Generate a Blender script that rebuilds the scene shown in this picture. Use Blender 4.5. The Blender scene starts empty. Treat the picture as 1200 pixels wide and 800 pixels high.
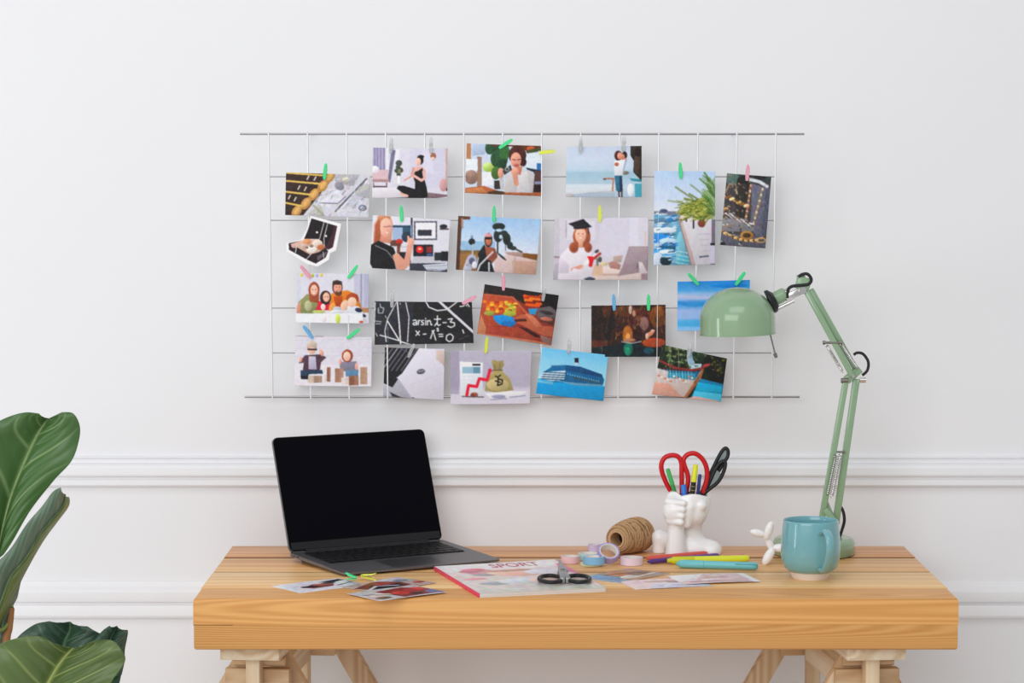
import bpy, bmesh, math, random
import numpy as np
from mathutils import Vector, Matrix

# ------------------------------------------------------------------ camera, world, lights, exposure
scene = bpy.context.scene
COL = scene.collection
FPX = 3000.0                                   # focal length in pixels of a 1200 px wide frame
TH = math.atan(200.0 / FPX)                    # camera looks slightly down
CAM = np.array([0.0, -4.62, 1.4194])
cam_data = bpy.data.cameras.new('camera')
cam_data.sensor_width = 36.0
cam_data.lens = FPX / 1200.0 * 36.0
cam_data.clip_start = 0.05
cam = bpy.data.objects.new('camera', cam_data)
cam.location = CAM
cam.rotation_euler = (math.pi / 2 - TH, 0, 0)
COL.objects.link(cam)
scene.camera = cam

world = bpy.data.worlds.new('world')
scene.world = world
world.use_nodes = True
bg = world.node_tree.nodes['Background']
bg.inputs['Color'].default_value = (0.96, 0.98, 1.0, 1)
bg.inputs['Strength'].default_value = 0.45


def area_light(name, loc, target, sx, sy, power, col):
    d = bpy.data.lights.new(name, 'AREA')
    d.shape = 'RECTANGLE'
    d.size, d.size_y = sx, sy
    d.energy = power
    d.color = col
    o = bpy.data.objects.new(name, d)
    o.location = loc
    o.rotation_euler = (Vector(target) - Vector(loc)).to_track_quat('-Z', 'Y').to_euler()
    COL.objects.link(o)
    return o


area_light('key_softbox', (-1.6, -4.7, 2.25), (0.3, 0.0, 0.7), 3.8, 2.0, 76, (0.985, 0.99, 1.0))
area_light('ceiling_softbox', (0.0, -2.7, 3.7), (0.1, -0.5, 0.6), 2.6, 1.6, 28, (0.99, 0.99, 1.0))
area_light('window_light', (-2.8, -1.60, 1.0), (0.1, -0.1, 0.95), 0.34, 1.1, 10, (0.93, 0.96, 1.0))

vs = scene.view_settings
vs.view_transform = 'Standard'
vs.look = 'None'
vs.exposure = 0.0
vs.gamma = 1.0
vs.use_curve_mapping = False

# ------------------------------------------------------------------ measuring helpers (photo pixel -> point on a real plane)
_F = np.array([0, math.cos(TH), -math.sin(TH)])
_U = np.array([0, math.sin(TH), math.cos(TH)])


def ray(px, py):
    return _F + (px - 600) / FPX * np.array([1.0, 0, 0]) - (py - 400) / FPX * _U


def at(px, py, Y):
    d = ray(px, py)
    return Vector(CAM + (Y - CAM[1]) / d[1] * d)


def on(px, py, z):
    d = ray(px, py)
    return Vector(CAM + (z - CAM[2]) / d[2] * d)


def ongrid(px, py, off=0.0):                   # the wire grid leans out a little at its top
    d = ray(px, py)
    a, b, z0 = -0.030 - off, -0.0956, 1.0134
    t = (a + b * (CAM[2] - z0) - CAM[1]) / (d[1] - b * d[2])
    return Vector(CAM + t * d)


# ------------------------------------------------------------------ colour and materials
def lin(c):
    if isinstance(c, str):
        c = [int(c[i:i + 2], 16) / 255 for i in (0, 2, 4)]
    return tuple(x / 12.92 if x <= 0.04045 else ((x + 0.055) / 1.055) ** 2.4 for x in c)


MATS = {}


def mat(name, col, rough=0.5, metal=0.0, bump=0.0, bscale=200.0, var=0.0, vscale=20.0, trans=0.0, coat=0.0, spec=0.5,
        stretch=None, ior=1.45, sss=0.0):
    if name in MATS:
        return MATS[name]
    m = bpy.data.materials.new(name)
    m.use_nodes = True
    nt = m.node_tree
    b = nt.nodes['Principled BSDF']
    c = lin(col)
    b.inputs['Base Color'].default_value = (*c, 1)
    b.inputs['Roughness'].default_value = rough
    b.inputs['Metallic'].default_value = metal
    b.inputs['Transmission Weight'].default_value = trans
    b.inputs['Coat Weight'].default_value = coat
    b.inputs['Specular IOR Level'].default_value = spec
    b.inputs['IOR'].default_value = ior
    if sss:
        b.inputs['Subsurface Weight'].default_value = sss
        b.inputs['Subsurface Radius'].default_value = (0.004, 0.003, 0.002)
    tc = nt.nodes.new('ShaderNodeTexCoord')
    mp = nt.nodes.new('ShaderNodeMapping')
    nt.links.new(tc.outputs['Object'], mp.inputs['Vector'])
    if stretch:
        mp.inputs['Scale'].default_value = stretch
    n = nt.nodes.new('ShaderNodeTexNoise')
    n.inputs['Scale'].default_value = vscale
    n.inputs['Detail'].default_value = 4
    nt.links.new(mp.outputs['Vector'], n.inputs['Vector'])
    mx = nt.nodes.new('ShaderNodeMix')
    mx.data_type = 'RGBA'
    v = var if var else 0.015
    mx.inputs['A'].default_value = (*[max(0, x * (1 - v)) for x in c], 1)
    mx.inputs['B'].default_value = (*[min(1, x * (1 + v)) for x in c], 1)
    nt.links.new(n.outputs['Fac'], mx.inputs['Factor'])
    nt.links.new(mx.outputs['Result'], b.inputs['Base Color'])
    if bump:
        n2 = nt.nodes.new('ShaderNodeTexNoise')
        n2.inputs['Scale'].default_value = bscale
        n2.inputs['Detail'].default_value = 3
        nt.links.new(mp.outputs['Vector'], n2.inputs['Vector'])
        bp = nt.nodes.new('ShaderNodeBump')
        bp.inputs['Strength'].default_value = bump
        bp.inputs['Distance'].default_value = 0.002
        nt.links.new(n2.outputs['Fac'], bp.inputs['Height'])
        nt.links.new(bp.outputs['Normal'], b.inputs['Normal'])
    MATS[name] = m
    return m


def wood(name, light, dark, rough=0.42, grain=1.0, axis=0, freq=95.0):
    """Pine: fine streaks along one axis plus broad growth bands, different on every board."""
    m = bpy.data.materials.new(name)
    m.use_nodes = True
    nt = m.node_tree
    N, L = nt.nodes, nt.links
    b = N['Principled BSDF']
    b.inputs['Roughness'].default_value = rough
    tc = N.new('ShaderNodeTexCoord')
    oi = N.new('ShaderNodeObjectInfo')
    add = N.new('ShaderNodeVectorMath')
    add.operation = 'MULTIPLY_ADD'
    cmb = N.new('ShaderNodeCombineXYZ')
    for k in range(3):
        L.new(oi.outputs['Random'], cmb.inputs[k])
    L.new(cmb.outputs[0], add.inputs[0])
    add.inputs[1].default_value = (7.0, 3.0, 5.0)
    L.new(tc.outputs['Object'], add.inputs[2])
    mp = N.new('ShaderNodeMapping')
    s = [9.0, 9.0, 9.0]
    s[axis] = 0.35
    mp.inputs['Scale'].default_value = s
    L.new(add.outputs[0], mp.inputs['Vector'])
    n1 = N.new('ShaderNodeTexNoise')
    n1.inputs['Scale'].default_value = 1.0
    n1.inputs['Detail'].default_value = 1.0
    n1.inputs['Distortion'].default_value = 0.3
    L.new(mp.outputs['Vector'], n1.inputs['Vector'])
    mul = N.new('ShaderNodeMath')
    mul.operation = 'MULTIPLY'
    mul.inputs[1].default_value = freq
    L.new(n1.outputs['Fac'], mul.inputs[0])
    sn = N.new('ShaderNodeMath')
    sn.operation = 'SINE'
    L.new(mul.outputs[0], sn.inputs[0])
    mr = N.new('ShaderNodeMapRange')
    mr.inputs['From Min'].default_value = -1.0
    L.new(sn.outputs[0], mr.inputs['Value'])
    mp2 = N.new('ShaderNodeMapping')
    s2 = [260.0, 260.0, 260.0]
    s2[axis] = 3.5
    mp2.inputs['Scale'].default_value = s2
    L.new(add.outputs[0], mp2.inputs['Vector'])
    n2 = N.new('ShaderNodeTexNoise')
    n2.inputs['Scale'].default_value = 1.0
    n2.inputs['Detail'].default_value = 3.0
    L.new(mp2.outputs['Vector'], n2.inputs['Vector'])
    mix = N.new('ShaderNodeMix')
    mix.inputs['Factor'].default_value = 0.5
    L.new(mr.outputs['Result'], mix.inputs['A'])
    L.new(n2.outputs['Fac'], mix.inputs['B'])
    n3 = N.new('ShaderNodeTexNoise')            # board-wide tone
    n3.inputs['Scale'].default_value = 0.28
    L.new(mp.outputs['Vector'], n3.inputs['Vector'])
    mix2 = N.new('ShaderNodeMix')
    mix2.inputs['Factor'].default_value = 0.35
    L.new(mix.outputs['Result'], mix2.inputs['A'])
    L.new(n3.outputs['Fac'], mix2.inputs['B'])
    cr = N.new('ShaderNodeValToRGB')
    cr.color_ramp.elements[0].position = 0.24
    cr.color_ramp.elements[1].position = 0.72
    cr.color_ramp.elements[0].color = (*lin(dark), 1)
    cr.color_ramp.elements[1].color = (*lin(light), 1)
    L.new(mix2.outputs['Result'], cr.inputs['Fac'])
    hsv = N.new('ShaderNodeHueSaturation')
    mrv = N.new('ShaderNodeMapRange')
    mrv.inputs['To Min'].default_value = 0.90
    mrv.inputs['To Max'].default_value = 1.06
    L.new(oi.outputs['Random'], mrv.inputs['Value'])
    L.new(mrv.outputs['Result'], hsv.inputs['Value'])
    L.new(cr.outputs['Color'], hsv.inputs['Color'])
    L.new(hsv.outputs['Color'], b.inputs['Base Color'])
    bp = N.new('ShaderNodeBump')
    bp.inputs['Strength'].default_value = 0.12 * grain
    bp.inputs['Distance'].default_value = 0.001
    L.new(mix.outputs['Result'], bp.inputs['Height'])
    L.new(bp.outputs['Normal'], b.inputs['Normal'])
    MATS[name] = m
    return m


def attr_mat(name, rough, coat=0.0, spec=0.4):
    m = bpy.data.materials.new(name)
    m.use_nodes = True
    b = m.node_tree.nodes['Principled BSDF']
    a = m.node_tree.nodes.new('ShaderNodeVertexColor')
    a.layer_name = 'print'
    m.node_tree.links.new(a.outputs['Color'], b.inputs['Base Color'])
    b.inputs['Roughness'].default_value = rough
    b.inputs['Coat Weight'].default_value = coat
    b.inputs['Specular IOR Level'].default_value = spec
    MATS[name] = m
    return m


# ------------------------------------------------------------------ object helpers
def tag(o, label=None, cat=None, group=None, kind=None):
    if label:
        o['label'] = label
    if cat:
        o['category'] = cat
    if group:
        o['group'] = group
    if kind:
        o['kind'] = kind
    return o


def empty(name, loc, label, cat, group=None):
    o = bpy.data.objects.new(name, None)
    o.empty_display_size = 0.02
    o.location = loc
    COL.objects.link(o)
    return tag(o, label, cat, group)


def wloc(o):
    v = o.location.copy()
    while o.parent:
        o = o.parent
        v = v + o.location
    return v


def link(name, me, material, parent=None, smooth=True):
    """me holds world coordinates; the origin moves to its middle."""
    n = len(me.vertices)
    co = np.empty(n * 3)
    me.vertices.foreach_get('co', co)
    co = co.reshape(-1, 3)
    c = (co.min(0) + co.max(0)) / 2
    me.vertices.foreach_set('co', (co - c).ravel())
    me.update()
    o = bpy.data.objects.new(name, me)
    COL.objects.link(o)
    if parent is not None:
        o.parent = parent
        o.location = Vector(c) - wloc(parent)
    else:
        o.location = c
    if material:
        me.materials.append(MATS[material] if isinstance(material, str) else material)
    if smooth:
        me.polygons.foreach_set('use_smooth', [True] * len(me.polygons))
    return o


def pydata(name, verts, faces, material, parent=None, smooth=True, M=None):
    me = bpy.data.meshes.new(name)
    if M is not None:
        verts = [M @ Vector(v) for v in verts]
    me.from_pydata([tuple(v) for v in verts], [], faces)
    return link(name, me, material, parent, smooth)


def from_bm(name, bm, material, parent=None, smooth=True, M=None):
    if M is not None:
        bmesh.ops.transform(bm, matrix=M, verts=bm.verts)
    bmesh.ops.recalc_face_normals(bm, faces=bm.faces)
    me = bpy.data.meshes.new(name)
    bm.to_mesh(me)
    bm.free()
    return link(name, me, material, parent, smooth)


def sharp(o, ang=40):
    me = o.data
    me.polygons.foreach_set('use_smooth', [True] * len(me.polygons))
    bm = bmesh.new()
    bm.from_mesh(me)
    for e in bm.edges:
        if len(e.link_faces) == 2 and e.calc_face_angle(0) > math.radians(ang):
            e.smooth = False
    bm.to_mesh(me)
    bm.free()
    return o


def bm_box(bm, lo, hi, bevel=0.0, seg=2, pick=None):
    lo, hi = Vector(lo), Vector(hi)
    r = bmesh.ops.create_cube(bm, size=1.0)
    vs_ = r['verts']
    for v in vs_:
        v.co = Vector([(lo[k] + hi[k]) / 2 + v.co[k] * (hi[k] - lo[k]) for k in range(3)])
    if bevel:
        es = [e for e in {e for v in vs_ for e in v.link_edges} if pick is None or pick(e)]
        bmesh.ops.bevel(bm, geom=es, offset=bevel, segments=seg, profile=0.5, affect='EDGES')


def box(name, lo, hi, material, parent=None, bevel=0.0, seg=2, M=None):
    bm = bmesh.new()
    bm_box(bm, lo, hi, bevel, seg)
    return sharp(from_bm(name, bm, material, parent, M=M), 50)


def beam(name, a, b, w, h, material, parent=None, bevel=0.001, up=(0, 0, 1), M=None):
    """A square bar from a to b; w across, h along 'up'."""
    a, b = Vector(a), Vector(b)
    d = (b - a)
    z = d.normalized()
    u = Vector(up)
    x = u.cross(z)
    if x.length < 1e-4:
        x = Vector((1, 0, 0)).cross(z)
    x.normalize()
    y = z.cross(x)
    R = Matrix((x, y, z)).transposed().to_4x4()
    R.translation = (a + b) / 2
    bm = bmesh.new()
    bm_box(bm, (-w / 2, -h / 2, -d.length / 2), (w / 2, h / 2, d.length / 2), bevel)
    return sharp(from_bm(name, bm, material, parent, M=(M @ R) if M else R), 50)


def spline(pts, n):
    P = [Vector(p) for p in pts]
    out = []
    m = len(P) - 1
    for i in range(m):
        p0, p1, p2, p3 = P[max(i - 1, 0)], P[i], P[i + 1], P[min(i + 2, m)]
        for k in range(n):
            t = k / n
            out.append(0.5 * ((2 * p1) + (p2 - p0) * t + (2 * p0 - 5 * p1 + 4 * p2 - p3) * t * t
                              + (3 * p1 - p0 - 3 * p2 + p3) * t ** 3))
    out.append(P[-1])
    return out


def tube_geo(pts, rad, seg=10, closed=False, flat=1.0):
    P = [Vector(p) for p in pts]
    n = len(P)
    rr = rad if isinstance(rad, (list, tuple)) else [rad] * n
    verts, faces = [], []
    T = []
    for i in range(n):
        a = P[(i - 1) % n] if (closed or i > 0) else P[i]
        b = P[(i + 1) % n] if (closed or i < n - 1) else P[i]
        T.append((b - a).normalized())
    ref = Vector((0, 1, 0)) if abs(T[0].y) < 0.9 else Vector((1, 0, 0))
    u = (ref - T[0] * ref.dot(T[0])).normalized()
    for i in range(n):
        u = (u - T[i] * u.dot(T[i])).normalized()
        v = T[i].cross(u)
        for k in range(seg):
            a = 2 * math.pi * k / seg
            verts.append(P[i] + (u * math.cos(a) * flat + v * math.sin(a)) * rr[i])
    for i in range(n if closed else n - 1):
        j = (i + 1) % n
        for k in range(seg):
            l = (k + 1) % seg
            faces.append((i * seg + k, i * seg + l, j * seg + l, j * seg + k))
    if not closed:
        faces.append(tuple(reversed(range(seg))))
        faces.append(tuple((n - 1) * seg + k for k in range(seg)))
    return verts, faces


def tube(name, pts, rad, material, parent=None, seg=10, closed=False, M=None, flat=1.0):
    v, f = tube_geo(pts, rad, seg, closed, flat)
    return sharp(pydata(name, v, f, material, parent, M=M), 60)


def lathe(name, prof, material, parent=None, seg=40, M=None, closed=False, ang=50):
    """prof: (radius, height) pairs around local Z."""
    verts, faces = [], []
    n = len(prof)
    for r, z in prof:
        for k in range(seg):
            a = 2 * math.pi * k / seg
            verts.append((max(r, 1e-5) * math.cos(a), max(r, 1e-5) * math.sin(a), z))
    for i in range(n if closed else n - 1):
        j = (i + 1) % n
        for k in range(seg):
            l = (k + 1) % seg
            faces.append((i * seg + k, i * seg + l, j * seg + l, j * seg + k))
    bm = bmesh.new()
    bv = [bm.verts.new(v) for v in verts]
    for f in faces:
        bm.faces.new([bv[k] for k in f])
    bmesh.ops.remove_doubles(bm, verts=bm.verts, dist=5e-5)
    return sharp(from_bm(name, bm, material, parent, M=M), ang)


def bake(o):
    """Apply the object's modifiers."""
    dg = bpy.context.evaluated_depsgraph_get()
    me = bpy.data.meshes.new_from_object(o.evaluated_get(dg))
    o.modifiers.clear()
    old = o.data
    o.data = me
    bpy.data.meshes.remove(old)
    return o


def surface_nets(field, lo, h):
    """Mesh of the zero surface of a sampled distance field (negative inside)."""
    ins = field < 0
    n = field.shape
    corners = [(a, b, c) for a in (0, 1) for b in (0, 1) for c in (0, 1)]
    sl = lambda o: tuple(slice(o[k], n[k] - 1 + o[k]) for k in range(3))
    cnt = sum(ins[sl(o)].astype(int) for o in corners)
    act = (cnt > 0) & (cnt < 8)
    acc = np.zeros((*act.shape, 3))
    num = np.zeros(act.shape)
    for a in range(8):
        for b in range(a + 1, 8):
            ca, cb = corners[a], corners[b]
            if sum(abs(ca[k] - cb[k]) for k in range(3)) != 1:
                continue
            fa, fb = field[sl(ca)], field[sl(cb)]
            x = (fa < 0) != (fb < 0)
            t = np.where(x, fa / np.where(x, fa - fb, 1), 0)
            for k in range(3):
                acc[..., k] += np.where(x, ca[k] + t * (cb[k] - ca[k]), 0)
            num += x
    idx = -np.ones(act.shape, int)
    idx[act] = np.arange(act.sum())
    cells = np.argwhere(act)
    pts = (cells + acc[act] / num[act][:, None]) * h + np.array(lo)
    faces = []
    for ax in range(3):
        u, v = [(1, 2), (2, 0), (0, 1)][ax]
        a0 = [slice(None)] * 3
        a1 = [slice(None)] * 3
        a0[ax] = slice(0, n[ax] - 1)
        a1[ax] = slice(1, n[ax])
        cr = np.argwhere(ins[tuple(a0)] != ins[tuple(a1)])
        for c in cr:
            if c[u] == 0 or c[v] == 0 or c[u] >= n[u] - 1 or c[v] >= n[v] - 1:
                continue
            q = []
            for du, dv in ((-1, -1), (0, -1), (0, 0), (-1, 0)):
                w = c.copy()
                w[u] += du
                w[v] += dv
                q.append(int(idx[tuple(w)]))
            if ins[tuple(c)]:
                faces.append(q)
            else:
                faces.append(q[::-1])
    return pts, faces


# ------------------------------------------------------------------ materials
mat('wall_paint', 'f1f1f3', 0.75, bump=0.03, bscale=260, var=0.008, vscale=3)
mat('trim_paint', 'f3f3f5', 0.5, bump=0.02, bscale=150)
mat('floor_paint', 'e2dedb', 0.5, var=0.1, vscale=6, stretch=(1, 12, 1))
mat('steel', 'f8f8fa', 0.3, metal=0.55)  # upright wires: bright reflection put into the near-white colour
mat('rail_steel', 'a2a2a6', 0.3, metal=0.9)  # same metal on level bars, their dimmer reflection put into the grey
mat('chrome', 'dcdad8', 0.2, metal=1.0)
mat('dark_steel', '8c8985', 0.35, metal=1.0)
mat('lamp_green', '91b08d', 0.2, coat=0.5)
mat('lamp_inside', 'f2f2ee', 0.5)
mat('black_plastic', '1d1e21', 0.42)
mat('black_rubber', '242427', 0.6)
mat('mug_glaze', '7ab4bd', 0.14, coat=0.5, var=0.06, vscale=30)
mat('mug_foot', 'efe3da', 0.6, var=0.03, vscale=60)
mat('ceramic', 'fbfafa', 0.22, coat=0.2)
mat('space_grey', '7c7b7f', 0.42, metal=0.8)
mat('key_black', '121214', 0.5)
mat('screen_black', '09090d', 0.12, coat=0.0, spec=0.08)
mat('bezel_chin', '17171a', 0.3)
mat('paper', 'eeeae6', 0.7)
mat('spine_pink', 'e8456b', 0.4)
mat('title_pink', 'c2607c', 0.4)
mat('red_plastic', 'd3161f', 0.3)
mat('grey_plastic', '8b9697', 0.4)
mat('twine', 'cda67c', 0.9, bump=0.6, bscale=900, var=0.25, vscale=240)
mat('cardboard', 'c9a47c', 0.85, var=0.1, vscale=60)
mat('dark_inside', '2c1c17', 0.95)  # shade inside the twine core, put into the colour
mat('leaf_under', '6f8560', 0.5)
mat('bark', '9a6a3e', 0.8, bump=0.4, bscale=120, var=0.25, vscale=60)
mat('petiole', '7a8a45', 0.5)
mat('soil', '3b2a20', 0.95, bump=0.8, bscale=90, var=0.4, vscale=70)
mat('pot_white', 'e9e7e3', 0.4)
wood('pine_top', 'f6c88a', 'de9d5a', 0.4, freq=60)
wood('pine_top_red', 'eab27a', 'cb8449', 0.4, freq=60)
wood('pine_top_pale', 'f9d093', 'e6a862', 0.4, freq=60)
wood('pine_front', 'e8ad64', 'cf8d46', 0.45, freq=360)
wood('birch', 'ecd6b6', 'd0aa80', 0.6, axis=2)
wood('birch_y', 'efdfc4', 'd6b78f', 0.6, axis=1)
wood('birch_x', 'e3c39c', 'c59a6e', 0.6, axis=0)
attr_mat('photo_gloss', 0.34)
attr_mat('leaf_gloss', 0.38, spec=0.45)
attr_mat('cover_gloss', 0.3)
CLIPCOL = {'green': '5cf2a2', 'pink': 'ffb6cd', 'yellow': 'f6fd66', 'blue': '7cc6f8', 'clear': 'f6f8f9'}
for k_, c_ in CLIPCOL.items():
    mat('clip_' + k_, c_, 0.25, trans=0.7 if k_ == 'clear' else 0.12, ior=1.3)

# ------------------------------------------------------------------ the setting
pydata('wall_back', [(-3.2, 0, 0), (3.2, 0, 0), (3.2, 0, 2.8), (-3.2, 0, 2.8),
                     (-3.2, .1, 0), (3.2, .1, 0), (3.2, .1, 2.8), (-3.2, .1, 2.8)],
       [(0, 1, 2, 3), (7, 6, 5, 4), (0, 4, 5, 1), (1, 5, 6, 2), (2, 6, 7, 3), (3, 7, 4, 0)], 'wall_paint', smooth=False)
tag(bpy.data.objects['wall_back'], 'plain off-white painted wall behind the desk', 'wall', kind='structure')
pydata('floor', [(-3.2, -5.2, 0), (3.2, -5.2, 0), (3.2, .1, 0), (-3.2, .1, 0),
                 (-3.2, -5.2, -.05), (3.2, -5.2, -.05), (3.2, .1, -.05), (-3.2, .1, -.05)],
       [(0, 1, 2, 3), (7, 6, 5, 4), (0, 4, 5, 1), (1, 5, 6, 2), (2, 6, 7, 3), (3, 7, 4, 0)], 'floor_paint', smooth=False)
tag(bpy.data.objects['floor'], 'pale wooden floor under the desk', 'floor', kind='structure')


def moulding(name, prof, label):
    v, f = [], []
    n = len(prof)
    for x in (-3.2, 3.2):
        v += [(x, y, z) for y, z in prof]
    for i in range(n):
        j = (i + 1) % n
        f.append((i, j, n + j, n + i))
    f.append(tuple(reversed(range(n))))
    f.append(tuple(range(n, 2 * n)))
    o = pydata(name, v, f, 'trim_paint')
    sharp(o, 28)
    tag(o, label, 'moulding', kind='structure')


moulding('trim_1', [(0.001, .9040), (-.008, .9030), (-.009, .9018), (-.0085, .9005), (-.003, .8975), (-.003, .8920), (-.010, .8902), (-.016, .8885), (-.0195, .8830),
                    (-.0200, .8710), (-.018, .8680), (-.010, .8660), (-.010, .8625), (-.014, .8600), (-.014, .8520), (-.011, .8490), (0.001, .8475)],
         'upper white chair-rail moulding along the wall')
moulding('trim_2', [(0.001, .6755), (-.005, .6745), (-.007, .6690), (-.010, .6645), (-.015, .6615), (-.0175, .6570), (-.0175, .6420), (-.016, .6390), (-.008, .6365),
                    (-.008, .6330), (-.012, .6310), (-.014, .6270), (-.014, .6130), (-.011, .6085), (0.001, .6065)],
         'lower white wall moulding below desk-top height')

# ------------------------------------------------------------------ desk
XL, XR, YF, YB, ZT, ZB = -0.5005, 0.7010, -0.6385, -0.075, 0.75, 0.668
desk = empty('plank_desk', ((XL + XR) / 2, (YF + YB) / 2, ZB), 'thick honey-coloured pine desk top of long planks', 'desk')
ys = [YF, -0.5394, -0.3726, -0.2116, YB]
gap = 0.0022
for k in range(1, 4):
    box('plank', (XL, ys[k] + gap, ZB), (XR, ys[k + 1] - gap if k < 3 else YB, ZT - (0.0006 if k == 2 else 0)),
        ('', 'pine_top_pale', 'pine_top', 'pine_top_red')[k], desk, 0.0016)
for y_ in ys[2:4]:                              # dark strips filling the joints between the boards
    box('joint', (XL + .002, y_ - gap, ZB + .004), (XR - .002, y_ + gap, ZT - .0002), mat('joint_dark', '57351c', .95), desk)
for z0, z1, dx, dy in ((0.7083, ZT, 0, 0), (ZB, 0.7081, .0008, .0004)):   # front rail is two boards glued on top of each other
    bm = bmesh.new()
    zo = z1 if z1 == ZT else z0
    bm_box(bm, (XL + dx, YF + dy, z0), (XR - dx, ys[1] - gap, z1), 0.005, 4,
           lambda e: all(abs(v.co.z - zo) < 1e-5 for v in e.verts) and not all(abs(v.co.y - ys[1] + gap) < 1e-5 for v in e.verts))
    sharp(from_bm('plank', bm, 'pine_front', desk), 50)
bm = bmesh.new()
bm_box(bm, (XL - 0.0002, YF - 0.0004, 0.7078), (XL + 0.062, YF + 0.004, 0.7084))
from_bm('crack', bm, mat('crack_dark', '5a3216', 0.9), desk)


def trestle(name, X, Y0, rz, label, sgn):
    """Adjustable trestle: flat rest board on posts, splayed leg pairs, round dowels. Local: x across, y along, origin on the floor."""
    M = Matrix.Translation((X, Y0, 0)) @ Matrix.Rotation(rz, 4, 'Z')
    r = empty(name, (X, Y0, 0), label, 'trestle', 'trestles carrying the desk top')
    zt = ZB - 0.0003
    box('rest_board', (-.0475, 0, zt - .021), (.0475, .49, zt), 'birch_y', r, 0.0012, M=M)
    for y in (.022, .44):
        box('post', (-.011, y, .40), (.011, y + .03, zt - .021), 'birch', r, 0.001, M=M)
        box('cross_rail', (-.052, y + .034, .565), (.052, y + .056, .622), 'birch_x', r, 0.001, M=M)
        tube('dowel', [(-.040, y + .044, .633), (.044, y + .044, .633)], .0075, 'birch_x', r, 14, M=M)
        for s in (-1, 1):
            beam('leg', (s * .010, y + .078 + .02 * s, .655), (s * .390, y + .078 + .02 * s, .0), .036, .020, 'birch', r, M=M, up=(0, 1, 0))
    for s in (-1, 1):
        beam('side_rail', (s * .215, .10, .28), (s * .215, .53, .28), .021, .045, 'birch_y', r, M=M, up=(0, 0, 1))
    box('top_rail', (-.012, .055, .56), (.012, .46, .60), 'birch_y', r, .001, M=M)
    return r


trestle('trestle', on(289, 764, .668).x, -0.612, math.radians(-6), 'pale wooden trestle under the left end of the desk', -1)
trestle('trestle', on(1032, 764, .668).x, -0.612, math.radians(6), 'pale wooden trestle under the right end of the desk', 1)

# ------------------------------------------------------------------ wire grid
gr = empty('wire_grid', (0.018, -0.030, 1.0134), 'silver wire memo grid hung on the wall with photos clipped on', 'wire grid')


def gz(z, off=0.0):
    return -0.030 - 0.0956 * (z - 1.0134) - off


zt_, zb_ = 1.4842, 1.0134
for k in range(14):
    x = -0.4305 + k * (0.4670 + 0.4305) / 13
    tube('vertical_wire', [(x, gz(zt_ + .003, .003), zt_ + .003), (x, gz(zb_ - .003, .003), zb_ - .003)], .0016, 'steel', gr, 8)
for z in (1.4088, 1.3313, 1.1744, 1.0933):
    tube('horizontal_wire', [(-0.4315, gz(z, 0), z), (0.4680, gz(z, 0), z)], .0010, 'rail_steel', gr, 8)
for z in (zt_, zb_):
    tube('rail', [(-0.4812, gz(z, -.0005), z), (0.5175, gz(z, -.0005), z)], .0019, 'rail_steel', gr, 10)
for z in (zt_, zb_):
    for x in (-0.36, 0.395):
        tube('wall_hook', [(x, gz(z), z), (x, 0.0, z)], .0014, 'steel', gr, 8)

# ------------------------------------------------------------------ painter for the printed pictures
NOISE = np.random.RandomState(5)


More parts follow.
